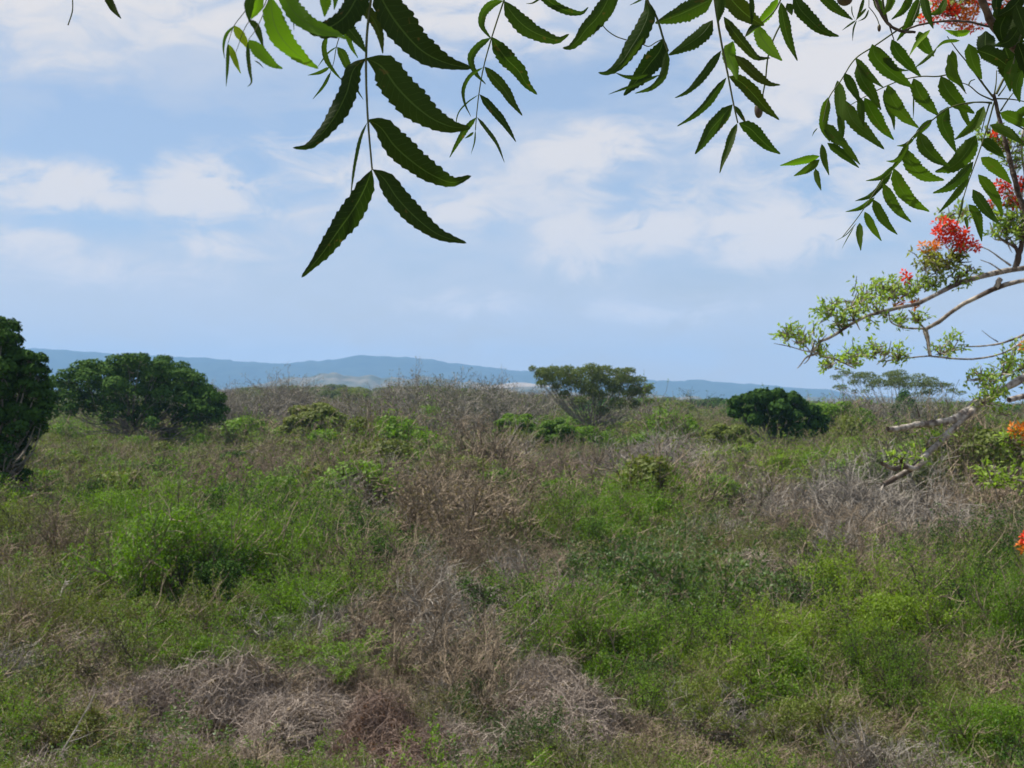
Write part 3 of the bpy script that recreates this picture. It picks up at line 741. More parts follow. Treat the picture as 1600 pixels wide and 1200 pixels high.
B('vine_heap', 'vine', 63, 1275, 925, 110, 60, 'brown heap of dead vine above the yellow-green bushes on the right', 'vine heap', gv)
B('vine_heap', 'vine', 61, 320, 1030, 90, 46, 'small grey heap of dead vine just below the left foreground bushes', 'vine heap', gv)
B('weed_bush', 'broad', 12, 745, 1115, 100, 80, 'low dark green weedy bush at the bottom centre, left of the grey-purple vine heap')
def dead_stem(label, pts, D, r, seed):
    P = [at(px, py, D + dd) for px, py, dd in pts]
    base = P[0].copy(); g = float(hgt(base[0], base[1]))
    P = [np.array([base[0], base[1], g - .1])] + P
    o = empty('dead_stem', (base[0], base[1], g)); tag(o, label, 'dead stem')
    rs = np.random.RandomState(seed)
    L = np.array(P) - np.array([base[0], base[1], g])
    V, Q = limb(L, r, r * .35, 14, 6, .15, seed)
    link('stem', make_mesh('stem', [(V, Q, 0)], [M['pale_wood']], True), o)
    c = catmull(L, 14)[None]
    k = kids(rs, c, 7, .4, 1, .8, float(np.linalg.norm(L[-1] - L[1])) * .3, 5, .2, .05)
    link('twigs', make_mesh('twigs', [(*tubes(k, tap(k, r * .35, r * .12), 4), 0)], [M['pale_wood']]), o)
M['pale_wood'] = plain_mat('bleached_wood', (.20, .18, .15, 1), (.38, .345, .30, 1), 4.0)
dead_stem('thin pale dead stem leaning left in the bottom left corner', [(90, 1190, 0), (118, 1140, .1), (148, 1085, .2)], 16, .02, 1)
dead_stem('pale dead stem standing left of the bright bush below the middle', [(812, 850, 0), (806, 815, 0), (816, 795, 0)], 44, .05, 2)
dead_stem('short pale stem standing behind the bright bush below the middle', [(890, 812, 0), (888, 795, 0), (884, 782, 0)], 50, .04, 3)
dead_stem('pale crooked dead stem at the foot of the tallest grey bare bush', [(1215, 880, 0), (1240, 862, 0), (1262, 868, .5)], 36, .035, 4)
dead_stem('pale dead stump hidden in the left edge of the foreground bushes', [(100, 960, 0), (95, 935, 0), (104, 905, .3)], 26, .05, 5)

# ------------------------------------------------------------------ the scrub nobody could count
REG = [  # cx, cy, rx, ry, weights of (green, lime, olive, dark, broad, bare, leafy, vine, mixed, greybush, grass, ggrass, vinered), strength
    (180, 690, 280, 45, dict(lime=7, green=3, olive=2), 1), (330, 745, 300, 50, dict(olive=4, green=3, mixed=2, leafy=1), 1), (420, 650, 100, 40, dict(leafy=3, bare=3, greybush=2), 1),
    (500, 720, 110, 40, dict(leafy=4, mixed=3, olive=1), 1), (520, 700, 60, 20, dict(olive=3, green=1), .7), (440, 790, 130, 40, dict(leafy=4, bare=3, mixed=1), 1),
    (700, 760, 160, 50, dict(olive=4, green=3, mixed=2), 1), (650, 850, 200, 60, dict(leafy=5, bare=5, mixed=1, vinered=.4), 1.2), (940, 770, 160, 50, dict(bare=6, leafy=3), 1.3),
    (960, 690, 130, 40, dict(broad=4, green=4, dark=2), 1), (1280, 748, 215, 34, dict(lime=9, green=2), 1.7), (1290, 838, 180, 44, dict(bare=7, leafy=2, mixed=1), 1.3),
    (1500, 752, 150, 36, dict(lime=4, green=4), 1.1), (1490, 850, 160, 40, dict(bare=6, leafy=1, greybush=1), 1.2), (1110, 690, 90, 30, dict(green=3, olive=3), .8), (1400, 690, 160, 30, dict(olive=3, green=3, mixed=1), 1),
    (980, 830, 130, 35, dict(green=5, dark=1), .7), (320, 900, 240, 95, dict(green=7, dark=2, olive=1), 1.5), (60, 830, 130, 90, dict(olive=3, dark=1, mixed=3, leafy=1, green=1), 1),
    (60, 960, 130, 90, dict(mixed=3, olive=3, broad=2, bare=1), 1), (1080, 940, 180, 90, dict(broad=6, mixed=2, olive=1), 1.4), (900, 1010, 170, 70, dict(green=5, dark=3), 1.3),
    (1380, 990, 280, 90, dict(lime=4, green=5, olive=2, bare=.6), 1.4), (1280, 915, 120, 40, dict(vine=2, bare=3, dark=1), 1), (1530, 905, 120, 45, dict(dark=4, olive=2), 1),
    (740, 900, 120, 80, dict(leafy=4, bare=3, mixed=1), 1), (600, 1010, 140, 80, dict(bare=5, greybush=2, mixed=1), 1.3), (350, 1105, 240, 70, dict(vine=5, leafy=2, bare=2), 1.3),
    (110, 1080, 160, 90, dict(mixed=3, leafy=2, broad=2, ggrass=1, vine=1, olive=1), 1), (850, 1085, 120, 50, dict(vine=3, bare=2, dark=1), 1), (740, 1120, 90, 50, dict(dark=3, ggrass=2), 1),
    (1100, 1120, 170, 60, dict(bare=4, mixed=3, greybush=1, ggrass=1), 1.1), (1440, 1110, 220, 90, dict(olive=3, leafy=2, mixed=3, ggrass=1, green=2), 1.2), (640, 1180, 180, 50, dict(vinered=3, vine=3, grass=1), 1.2),
    (200, 1185, 260, 40, dict(grass=2, ggrass=2, leafy=2, mixed=2, vine=1), 1.2), (950, 1185, 260, 35, dict(ggrass=2, grass=1, mixed=3, broad=1, olive=1), 1.2), (1400, 1190, 240, 30, dict(grass=1, leafy=3, mixed=2, vinered=1), 1.2)]
KIND = {'green': [1, 2, 3, 4, 5], 'lime': [21, 22], 'olive': [1, 2, 3, 4, 5], 'dark': [4, 6, 7], 'broad': [11, 12, 13], 'bare': [51, 52, 53, 54], 'leafy': [55, 56], 'vine': [61, 62, 63], 'vinered': [64],
        'mixed': [71, 72, 73], 'greybush': [74, 75], 'grass': [81, 82], 'ggrass': [83, 84], 'bgreen': [1, 2, 3], 'blime': [1, 2], 'bolive': [1, 2, 3], 'bdark': [1, 2], 'fgreen': [1, 2, 3], 'flime': [1, 2], 'folive': [1, 2, 3], 'fdark': [1, 2], 'fgrey': [1, 2]}
KN = list(KIND)
rs = np.random.RandomState(77)
pts = []
D = 9.5
while D < 640:                                   # rows going away from the viewer
    sp = .62 + D * .0125 if D < 150 else D * .0165
    if D < 16: sp = .5
    half = D * .40 * 1.22 + 3
    nrow = int(2 * half / sp)
    xs = (np.arange(nrow) + rs.uniform(0, 1, nrow)) * sp - half
    ys = D + rs.uniform(-.5, .5, nrow) * sp
    pts.append(np.stack([xs, ys, np.full(nrow, sp)], 1)); D += sp * .95
pts = np.concatenate(pts)
Z = hgt(pts[:, 0], pts[:, 1])
pxx, pyy, dd = project(np.stack([pts[:, 0], pts[:, 1], Z + .9], 1))
base_w = dict(green=2.6, lime=.5, olive=3.6, dark=.8, broad=.3, bare=.9, leafy=1.3, vine=.25, mixed=2.4, greybush=.5, grass=.3, ggrass=.5, vinered=.1)
far_w = dict(green=2.0, lime=.6, olive=4.4, dark=.9, broad=0, bare=.9, leafy=1.4, vine=0, mixed=2.4, greybush=1.2, grass=0, ggrass=0, vinered=0)
fb = sstep(80, 150, dd)[:, None]
Wt = np.array([base_w.get(k, 0) for k in KN])[None] * (1 - fb) + np.array([far_w.get(k, 0) for k in KN])[None] * fb
patch = vnoise(pts[:, 0], pts[:, 1], 1.0, 9) * .25 + vnoise(pts[:, 0], pts[:, 1], 7.0, 8) * .75
isgreen = np.array([k in ('green', 'lime', 'olive', 'dark', 'broad', 'ggrass') for k in KN])
Wt = Wt * np.where(isgreen[None], (.15 + 2.2 * sstep(.4, .62, patch))[:, None], (.15 + 2.2 * sstep(.6, .38, patch))[:, None])
for cx, cy, rx, ry, wd, sg in REG:
    g = np.exp(-.9 * (((pxx - cx) / rx) ** 4 + ((pyy - cy) / ry) ** 4)) * sg
    tot = sum(wd.values())
    tgt = np.array([wd.get(k, 0) / tot for k in KN])
    g = np.clip(g, 0, 1)[:, None] * .92
    Wt = Wt * (1 - g) + tgt[None] * g * 10
Wt /= Wt.sum(1, keepdims=True)
# most of the leafy plants stand as separate rounded bushes; beyond 45 m all do
def share(src, near, far_, fnear):
    i = KN.index(src); m_ = dd > 45
    if far_: Wt[:, KN.index(far_)] += np.where(m_, Wt[:, i], 0)
    if near: Wt[:, KN.index(near)] += np.where(m_, 0, Wt[:, i] * fnear)
    Wt[:, i] *= np.where(m_ & bool(far_), 0, 1 - fnear)
share('green', 'bgreen', 'fgreen', .5); share('lime', 'blime', 'flime', .6); share('olive', 'bolive', 'folive', .5); share('dark', 'bdark', 'fdark', .6); share('greybush', None, 'fgrey', 0); share('mixed', None, None, 0)
pick = (Wt.cumsum(1) < rs.uniform(0, 1, (len(pts), 1))).sum(1).clip(0, len(KN) - 1)
keep = np.ones(len(pts), bool)
for tx, ty, tr in TAKEN:
    keep &= (pts[:, 0] - tx) ** 2 + (pts[:, 1] - ty) ** 2 > (tr * .9) ** 2
PCOL = {}
def scatter(name, label, kinds):
    items = [(k, s) for k in kinds for s in KIND[k]]
    coll = bpy.data.collections.new(name + '_sources')
    for i, (k, s) in enumerate(items):
        coll.objects.link(bpy.data.objects.new('%02d_%s' % (i, k), proto(k, s)['_joined']))
    sel = keep & np.isin(pick, [KN.index(k) for k in kinds])
    idx0 = {}
    for i, (k, s) in enumerate(items): idx0.setdefault(k, []).append(i)
    P = pts[sel]; pk = pick[sel]; n = len(P)
    if n == 0: return
    index = np.array([idx0[KN[a]][rs.randint(len(idx0[KN[a]]))] for a in pk], np.int32)
    d_ = np.hypot(P[:, 0], P[:, 1])
    size = np.array([{'vine': .62, 'vinered': .6, 'grass': .9, 'ggrass': .9, 'bare': .54, 'leafy': .52, 'broad': .5, 'lime': .5, 'green': .5, 'bgreen': .58, 'fgreen': .62, 'blime': .55, 'flime': .6, 'fdark': .62, 'folive': .6}.get(KN[a], .55) for a in pk])
    grow_ = np.maximum(1.0, P[:, 2] / 1.25)                 # farther plants stand wider apart and are taller
    tall = np.interp(d_, [9, 16, 30, 60, 140, 300, 640], [.7, .92, 1.6, 2.02, 2.35, 2.9, 3.4])
    wid = np.maximum(tall, P[:, 2] * 1.05 / np.maximum(size, .5) * .62)
    s = size * rs.uniform(.6, 1.35, n)
    big = (rs.uniform(0, 1, n) < .2) & (d_ > 38) & (d_ < 330) & np.array([KN[a] in ('fgreen', 'folive', 'fdark', 'fgrey', 'bare', 'leafy') for a in pk])
    big &= ~((P[:, 1] < 105) & ((np.abs(P[:, 0] / P[:, 1] + .30) < .11) | (np.abs(P[:, 0] / P[:, 1] - .207) < .06) | (np.abs(P[:, 0] / P[:, 1] - .06) < .05)))      # low growth in front of the dome tree
    s = np.where(big, s * rs.uniform(1.3, 1.75, n), s)
    scl = np.stack([s * wid * 1.15, s * wid * 1.15, s * tall * rs.uniform(.8, 1.3, n)], 1)
    rot = np.stack([rs.normal(0, .06, n), rs.normal(0, .06, n), rs.uniform(0, 6.28, n)], 1)
    me = bpy.data.meshes.new(name)
    me.vertices.add(n)
    me.vertices.foreach_set('co', np.stack([P[:, 0], P[:, 1], hgt(P[:, 0], P[:, 1]) - .04], 1).astype(np.float32).ravel())
    for nm, arr, ty in (('scl', scl, 'FLOAT_VECTOR'), ('rot', rot, 'FLOAT_VECTOR')):
        a = me.attributes.new(nm, ty, 'POINT'); a.data.foreach_set('vector', arr.astype(np.float32).ravel())
    a = me.attributes.new('idx', 'INT', 'POINT'); a.data.foreach_set('value', index)
    o = link(name, me); tag(o, label, 'scrub', kind='stuff')
    ng = bpy.data.node_groups.new(name, 'GeometryNodeTree')
    ng.interface.new_socket('Geometry', in_out='INPUT', socket_type='NodeSocketGeometry')
    ng.interface.new_socket('Geometry', in_out='OUTPUT', socket_type='NodeSocketGeometry')
    N_ = ng.nodes; L_ = ng.links
    gi = N_.new('NodeGroupInput'); go = N_.new('NodeGroupOutput')
    ip = N_.new('GeometryNodeInstanceOnPoints'); ci = N_.new('GeometryNodeCollectionInfo')
    ci.inputs['Collection'].default_value = coll; ci.inputs['Separate Children'].default_value = True; ci.inputs['Reset Children'].default_value = True
    ip.inputs['Pick Instance'].default_value = True
    def at_(nm, ty):
        nd = N_.new('GeometryNodeInputNamedAttribute'); nd.data_type = ty; nd.inputs[0].default_value = nm
        return nd.outputs[0]
    L_.new(gi.outputs[0], ip.inputs['Points']); L_.new(ci.outputs[0], ip.inputs['Instance']); L_.new(at_('idx', 'INT'), ip.inputs['Instance Index'])
    L_.new(at_('scl', 'FLOAT_VECTOR'), ip.inputs['Scale'])
    er = N_.new('FunctionNodeEulerToRotation'); L_.new(at_('rot', 'FLOAT_VECTOR'), er.inputs[0]); L_.new(er.outputs[0], ip.inputs['Rotation'])
    L_.new(ip.outputs[0], go.inputs[0])
    md = o.modifiers.new('plants', 'NODES'); md.node_group = ng
    return n
counts = dict(
    a=scatter('green_scrub', 'green feathery scrub filling the plain between the bushes', ['green', 'lime', 'dark', 'bgreen', 'blime', 'bdark', 'fgreen', 'flime', 'fdark']),
    b=scatter('olive_scrub', 'dull olive scrub mixed with dead twigs across the plain', ['olive', 'mixed', 'greybush', 'bolive', 'folive', 'fgrey']),
    c=scatter('bare_scrub', 'leafless grey-brown thorn scrub across the plain', ['bare', 'leafy']),
    d=scatter('broadleaf_scrub', 'glossy broad-leaved undergrowth on the near slope', ['broad']),
    e=scatter('dead_vine', 'tangled dead vine over the near slope', ['vine', 'vinered']),
    f=scatter('grass', 'dry and green grass tufts along the foot of the slope', ['grass', 'ggrass']))
print('SCATTER', counts)
# undergrowth between the plants of the near slope
n = 5000
y_ = rs.uniform(8, 46, n) ; x_ = rs.uniform(-1, 1, n) * (y_ * .46 + 3)
V, Q = [], []
st = np.stack([x_, y_, hgt(x_, y_)], 1)
P = strands(rs, st, rdir(rs, n, .9), rs.uniform(.15, .5, n), 5, .3, -.08)
o = link('ground_litter', make_mesh('ground_litter', [(*tubes(P, tap(P, .008, .003), 2), 0), (*rhombs(st + rs.uniform(0, .25, (n, 1)) * np.array([0, 0, 1]), rdir(rs, n, .2), rdir(rs, n, .9), .12, .06), 1)], [M['straw'], M['olive']]))
tag(o, 'dry stalks and fallen leaves on the near ground', 'litter', kind='stuff')
# far-off woodland on the plain
def woodland():
    coll = bpy.data.collections.new('woodland_sources')
    r2 = np.random.RandomState(5)
    for i in range(6):
        if i < 3:
            S = skeleton(r2, 4.4, 6.5, 10, 160, 900, 2600, .85, .16, .02)
            ch = [(*tubes(S[0], tap(S[0], .12, .06), 4), 0), (*tubes(S[1], tap(S[1], .05, .02), 3), 0), (*tubes(S[2], tap(S[2], .022, .014), 2), 0), (*tubes(S[3], tap(S[3], .016, .012), 2), 0), (*leaves_on(r2, S[3], 4200, .14, .09, .18), 1)]
            me = make_mesh('far_bare', ch, [M['twig'], M['umber']])
        else:
            ch = []
            for k in range(18):
                a = r2.uniform(0, 6.28); v = r2.uniform(0, 1)
                c = np.array([math.cos(a) * 2.4 * (1 - .5 * v), math.sin(a) * 2.4 * (1 - .5 * v), 1.2 + 3.6 * v]); ch.append((*clump_leaves(r2, c, (1.0, 1.0, .7), 420, .24, .14), 0))
            me = make_mesh('far_green', ch, [M[('umbra', 'olive', 'umbra')[i % 3]]])
        coll.objects.link(bpy.data.objects.new('%02d_far' % i, me))
    P = []
    D = 190.0
    while D < 2600:
        sp = D * .017 + 1.5
        half = D * .5 + 10; nr = int(2 * half / sp)
        P.append(np.stack([(np.arange(nr) + r2.uniform(0, 1, nr)) * sp - half, D + r2.uniform(-.5, .5, nr) * sp, np.full(nr, sp)], 1)); D += sp * 1.6
    P = np.concatenate(P); n = len(P)
    den = vnoise(P[:, 0], P[:, 1], 60, 4)
    P = P[den > .3]; n = len(P)
    brown = vnoise(P[:, 0], P[:, 1], 45, 6) + .25 * np.exp(-((P[:, 0] / P[:, 1] + .09) / .14) ** 2)
    idx = np.where(brown + r2.normal(0, .12, n) > .60, r2.randint(0, 3, n), r2.randint(3, 6, n)).astype(np.int32)
    s = r2.uniform(.5, 1.1, n) ** 1.0 * np.interp(P[:, 1], [190, 600, 2600], [.95, 1.2, 1.5]) * (1 + .35 * np.exp(-((P[:, 0] / P[:, 1] + .11) / .12) ** 2))
    w_ = np.maximum(s, P[:, 2] / 4.6)
    me = bpy.data.meshes.new('woodland'); me.vertices.add(n)
    me.vertices.foreach_set('co', np.stack([P[:, 0], P[:, 1], hgt(P[:, 0], P[:, 1]) - .3], 1).astype(np.float32).ravel())
    a = me.attributes.new('scl', 'FLOAT_VECTOR', 'POINT'); a.data.foreach_set('vector', np.stack([w_, w_, s], 1).astype(np.float32).ravel())
    a = me.attributes.new('rot', 'FLOAT_VECTOR', 'POINT'); a.data.foreach_set('vector', np.stack([s * 0, s * 0, r2.uniform(0, 6.28, n)], 1).astype(np.float32).ravel())
    a = me.attributes.new('idx', 'INT', 'POINT'); a.data.foreach_set('value', idx)
    o = link('distant_woodland', me); tag(o, 'grey-brown and olive woodland across the far plain below the hills', 'woodland', kind='stuff')
    src = bpy.data.node_groups['olive_scrub'].copy(); src.name = 'woodland'
    for nd in src.nodes:
        if nd.bl_idname == 'GeometryNodeCollectionInfo': nd.inputs['Collection'].default_value = coll
    md = o.modifiers.new('trees', 'NODES'); md.node_group = src
    print('WOODLAND', n)
woodland()
# ------------------------------------------------------------------ the red-flowering tree at the right: trunk outside the frame, branches reaching in
FL_D = 7.0
M['flame_bark'] = plain_mat('flame_tree_bark', (.12, .095, .078, 1), (.43, .385, .33, 1), 22.0, bump=.6, c3=(.075, .055, .045, 1))
M['flame_leaf'] = foliage_mat('flame_tree_leaf', [(.16, .26, .04, 1), (.25, .36, .06, 1), (.36, .45, .12, 1)], .52, .5, .3)
M['flame_olive'] = foliage_mat('flame_tree_bud_leaf', [(.16, .22, .03, 1), (.26, .30, .05, 1), (.38, .36, .07, 1)], .4)
def petal_mat(nm, cols): return foliage_mat(nm, cols, .35, .6, .2)
M['petal_red'] = petal_mat('red_petal', [(.55, .03, .015, 1), (.75, .06, .03, 1), (.76, .075, .035, 1)])
M['petal_orange'] = petal_mat('orange_petal', [(.55, .10, .02, 1), (.70, .20, .04, 1), (.60, .32, .06, 1)])
def D_(x, y): return (1180 + x / 2.727, 340 + y / 2.727)
def B_(x, y): return (1180 + x / 3.0, y / 3.0)
TR = np.array([5.15, 7.6, 0.0])
flame = empty('flowering_tree', (TR[0], TR[1], float(hgt(TR[0], TR[1]))))
tag(flame, 'red and orange flowering tree with grey branches reaching in from the right edge', 'tree')
F0 = np.array(flame.location)
def fl(pts, dep=None):
    n = len(pts)
    return [at(*D_(x, y), FL_D + (0 if dep is None else dep[0] + (dep[1] - dep[0]) * i / max(1, n - 1))) - F0 for i, (x, y) in enumerate(pts)]
def fbranch(pts, w0, w1, dep=(0, 0), pre=None, n=None, name='branch', rough=.16):
    P = fl(pts, dep)
    if pre is not None: P = [np.array(pre) - F0] + P
    n = n or max(10, 4 * len(P))
    k = 1.08 / 2.727 / F * FL_D / 2
    V, Q = limb(P, w0 * k, w1 * k, n, 9, rough, int(pts[0][0] + pts[0][1]))
    return link(name, make_mesh(name, [(V, Q, 0)], [M['flame_bark']], True), flame)
V, Q = limb([(0, 0, -.2), (.06, .03, 1.0), (-.02, .0, 2.1), (.05, .05, 3.4)], .21, .13, 16, 12, .08, 3)
link('trunk', make_mesh('trunk', [(V, Q, 0)], [M['flame_bark']], True), flame)
T1 = F0 + np.array([.02, 0, 1.75]); T2 = F0 + np.array([.0, 0, 2.5]); T3 = F0 + np.array([.05, .04, 3.2])
fbranch([(1300, 200), (1145, 215), (1060, 228), (960, 252), (870, 278), (780, 322), (700, 365), (600, 385), (500, 412), (420, 445), (340, 500), (270, 530)], 46, 9, (.3, -.5), T2 + np.array([0, 0, .35]), 60)
fbranch([(1300, 240), (1145, 268), (1040, 295), (960, 332), (880, 372), (800, 430), (725, 475)], 32, 16, (.1, .2), T2 + np.array([0, 0, .1]), 40)
fbranch([(725, 475), (735, 522), (745, 588)], 20, 13, (.2, .15), n=10)
fbranch([(1250, 480), (1145, 525), (1080, 568), (960, 600), (860, 602), (745, 590), (640, 600), (560, 612), (545, 635)], 16, 6, (.4, 0), T2, 50)
fbranch([(1250, 460), (1145, 500), (1050, 535), (960, 548), (890, 550)], 14, 5, (.7, .5), n=24)
fbranch([(1035, 530), (1000, 508), (965, 480)], 5, 2, (.5, .5), n=8)
fbranch([(275, 522), (272, 580), (340, 602), (420, 640)], 13, 5, (-.5, -.4), n=16)
fbranch([(270, 578), (215, 598), (195, 625), (180, 642)], 9, 3, (-.5, -.5), n=10)
fbranch([(270, 578), (200, 565), (150, 550), (80, 536)], 6, 2, (-.5, -.6), n=12)
fbranch([(1300, 610), (1145, 680), (1050, 740), (960, 792), (880, 862), (800, 940), (740, 1000), (680, 1058), (600, 1108), (545, 1140)], 52, 17, (.1, -.9), T1 + np.array([0, 0, .35]), 50)
fbranch([(950, 780), (900, 820), (850, 858), (760, 876), (680, 884), (620, 897), (566, 902)], 32, 19, (-.2, -.7), n=30)
fbranch([(725, 1035), (680, 1068), (640, 1062), (590, 1070), (538, 1046)], 19, 14, (-.8, -1.0), n=18)
fbranch([(548, 1138), (515, 1128), (478, 1132)], 7, 3, (-.9, -1), n=8)
fbranch([(545, 1138), (538, 1165)], 8, 3, (-.9, -1), n=5)
fbranch([(1300, 720), (1145, 762), (1080, 776)], 44, 20, (-.2, -.4), T1 + np.array([0, 0, .1]), 16)
fbranch([(1300, 1090), (1150, 1125), (1110, 1112), (1065, 1104)], 18, 8, (-.6, -.8), T1 + np.array([0, 0, -.5]), 18)
fbranch([(570, 405), (575, 440), (620, 466), (720, 474)], 5, 9, (0, .2), n=14)
fbranch([(655, 395), (690, 440), (724, 474)], 5, 9, (0, .2), n=10)
fbranch([(1105, 220), (1112, 130), (1060, 100), (1015, 60), (1000, 20)], 20, 4, (.1, .1), n=20)
fbranch([(1112, 205), (1135, 120), (1145, 40), (1130, -60), (1150, -180)], 24, 8, (.1, .1), n=24)
fbranch([(1090, 205), (1040, 170), (990, 135), (925, 118)], 9, 3, (.1, .1), n=12)
fbranch([(1060, 235), (1000, 195), (960, 180)], 8, 3, (.1, .1), n=8)
fbranch([(1110, 120), (1060, 60), (1040, 30)], 7, 3, (.1, .1), n=8)
fbranch([(820, 255), (850, 230), (830, 160), (845, 110)], 6, 3, (0, 0), n=10)
fbranch([(700, 850), (690, 810), (685, 790)], 6, 2, (-.5, -.5), n=6)
fbranch([(1045, 260), (1025, 300)], 24, 20, (.1, .1), n=6)
fbranch([(1650, -200), (1480, -520), (1300, -740), (1120, -870), (960, -915), (860, -905), (780, -880)], 46, 5, (.5, .1), T3, 50)
fbranch([(1480, -520), (1520, -760), (1500, -1000)], 22, 6, (.3, .6), n=16)
fbranch([(1300, -740), (1240, -900), (1130, -960)], 14, 4, (.2, .2), n=14)
fbranch([(1150, -180), (1135, -300), (1160, -430), (1230, -560), (1330, -700)], 9, 14, (.1, .2), n=20)
fbranch([(1310, 1270), (1220, 1370), (1160, 1400)], 16, 5, (.1, .1), T1 + np.array([0, 0, -.7]), 20)
rsf = np.random.RandomState(404)
def spray(cx, cy, rad, dep=0.0, dens=1.0, mat='flame_leaf', name='leaf_spray'):
    """feathery leaves: thin curved stalks set with small paired leaflets"""
    c = at(*D_(cx, cy), FL_D + dep) - F0
    R = rad / 2.727 / F * FL_D
    n = max(4, int(11 * dens))
    st = c + rdir(rsf, n) * R * np.array([.95, .7, .5]) + np.array([0, 0, -.25 * R])
    P = strands(rsf, st, rdir(rsf, n, .5), R * rsf.uniform(.5, 1.1, n), 7, .22, -.02)
    k = int(25 * dens * (rad / 70) ** .8) * 5
    ch = [(*tubes(P, tap(P, .004, .0018), 3), 1)]
    lv = leaves_on(rsf, P, k, .032, .013, .012, .6, .7)
    ch.append((*lv, 0))
    b = at(*D_(cx, cy), FL_D + dep) - F0 + np.array([0, 0, -.5 * R])
    tw = strands(rsf, np.repeat(b[None], n // 2 + 2, 0), rdir(rsf, n // 2 + 2, .7), np.full(n // 2 + 2, R * 1.1), 6, .2, .02)
    ch.append((*tubes(tw, tap(tw, .006, .002), 3), 1))
    link(name, make_mesh(name, ch, [M[mat], M['flame_bark']]), flame)
for s_ in [(190, 500, 75, -.5), (140, 480, 50, -.55), (240, 545, 60, -.5), (330, 375, 60, -.4), (400, 350, 75, -.35), (460, 320, 75, -.3), (420, 405, 60, -.4), (520, 370, 65, -.2), (590, 310, 70, -.1), (640, 300, 60, 0),
           (560, 290, 50, -.1), (700, 275, 60, 0), (760, 265, 55, 0), (860, 250, 50, 0), (350, 430, 50, -.4), (500, 560, 60, 0), (430, 575, 55, -.2), (560, 555, 55, 0), (610, 580, 45, 0), (400, 600, 40, -.3), (620, 425, 40, .1),
           (320, 620, 35, -.4), (840, 535, 60, .4), (790, 560, 45, .3), (700, 420, 36, .1), (1000, 690, 70, -.1), (960, 660, 55, -.2), (1050, 640, 60, .1), (1090, 590, 65, .2), (1130, 620, 60, .2), (1010, 740, 60, -.2), (1150, 540, 50, .3),
           (970, 770, 40, -.3), (1110, 20, 70, .1), (1060, 40, 50, .1), (1140, 60, 60, .1), (1080, 1090, 70, -.7, .6), (1020, 1115, 50, -.8, .6), (1130, 1070, 60, -.6, .6), (1000, 1075, 40, -.8), (1140, 1130, 45, -.6), (750, 915, 45, -.5, .5),
           (620, 1020, 40, -.9, .6), (700, 1010, 30, -.8, .6), (1100, 945, 40, -.5), (1075, 940, 30, -.5), (1050, 820, 34, -.2, .6), (1190, 560, 70, .2), (1200, 680, 70, .1), (1190, 30, 70, .1), (1190, 1090, 70, -.6, .5)]:
    spray(*s_)
for s_ in [(755, 160, 62, 0, 1.3), (820, 185, 58, 0, 1.3), (725, 190, 48, 0, 1.0), (865, 165, 50, 0, 1.0), (790, 205, 50, 0, 1.0), (900, 215, 40, 0, .7)]:
    spray(*s_, mat='flame_olive')
def B2(x, y): return ((x / 3.0) * 2.727, (y / 3.0 - 340) * 2.727)      # from the upper zoom to the lower one
for (x, y) in [(1190, 700), (1150, 640), (1210, 760), (1240, 1000), (1200, 1050), (1150, 1000), (1220, 930), (1100, 620), (1240, 650), (900, 1000), (1180, 1100), (960, 985)]:
    spray(*B2(x, y), 55, .1, .9)
for s_ in [(800, -900, 60, .1), (900, -960, 70, .1), (1000, -980, 70, .1), (1120, -960, 75, .1), (1250, -900, 75, .2), (1400, -700, 80, .3), (1500, -900, 80, .5), (1500, -620, 80, .3), (1350, -560, 60, .2), (1180, 1385, 50, .1, .8), (1230, 1340, 50, .1, .8)]:
    spray(*s_)
def flowers(cx, cy, rad, n, mat='petal_red', dep=0.0):
    c = at(*D_(cx, cy), FL_D + dep) - F0; R = rad / 2.727 / F * FL_D
    n = max(4, int(n * .78))
    cn = c + rdir(rsf, n) * R * rsf.uniform(.3, 1.25, (n, 1)) * np.array([1, .8, .85])
    ax = nrm((cn - c) / R + .7 * rdir(rsf, n, .5))
    ref = nrm(np.cross(ax, rdir(rsf, n))); bi = np.cross(ax, ref)
    ch = []
    for k in range(5):
        a = k * 2 * math.pi / 5
        d = ref * math.cos(a) + bi * math.sin(a) + ax * .35
        ch.append((*rhombs(cn + nrm(d) * .006, d, ax, .030 * rsf.uniform(.6, 1.25, n), .015, .1), 0))
    b = strands(rsf, cn - ax * .03, ax, np.full(n, .03), 3, .1, 0)
    ch.append((*tubes(b, tap(b, .002, .002), 3), 1))
    link('flower_cluster', make_mesh('flower_cluster', ch, [M[mat], M['flame_olive']]), flame)
for f_ in [(800, 35, 34, 20), (845, 55, 36, 24), (830, 100, 36, 22), (890, 85, 32, 20), (925, 115, 26, 14), (870, 125, 30, 16), (790, 70, 24, 9)]: flowers(*f_)
flowers(740, 125, 32, 14, 'petal_orange'); flowers(780, 125, 24, 8, 'petal_orange'); flowers(645, 252, 22, 8); flowers(600, 357, 20, 8, 'petal_orange', -.1); flowers(682, 366, 20, 8, 'petal_orange')
flowers(1118, 905, 30, 14, 'petal_orange', -.5); flowers(1140, 930, 26, 10, 'petal_orange', -.5); flowers(1150, 540, 18, 6, 'petal_orange', .2)
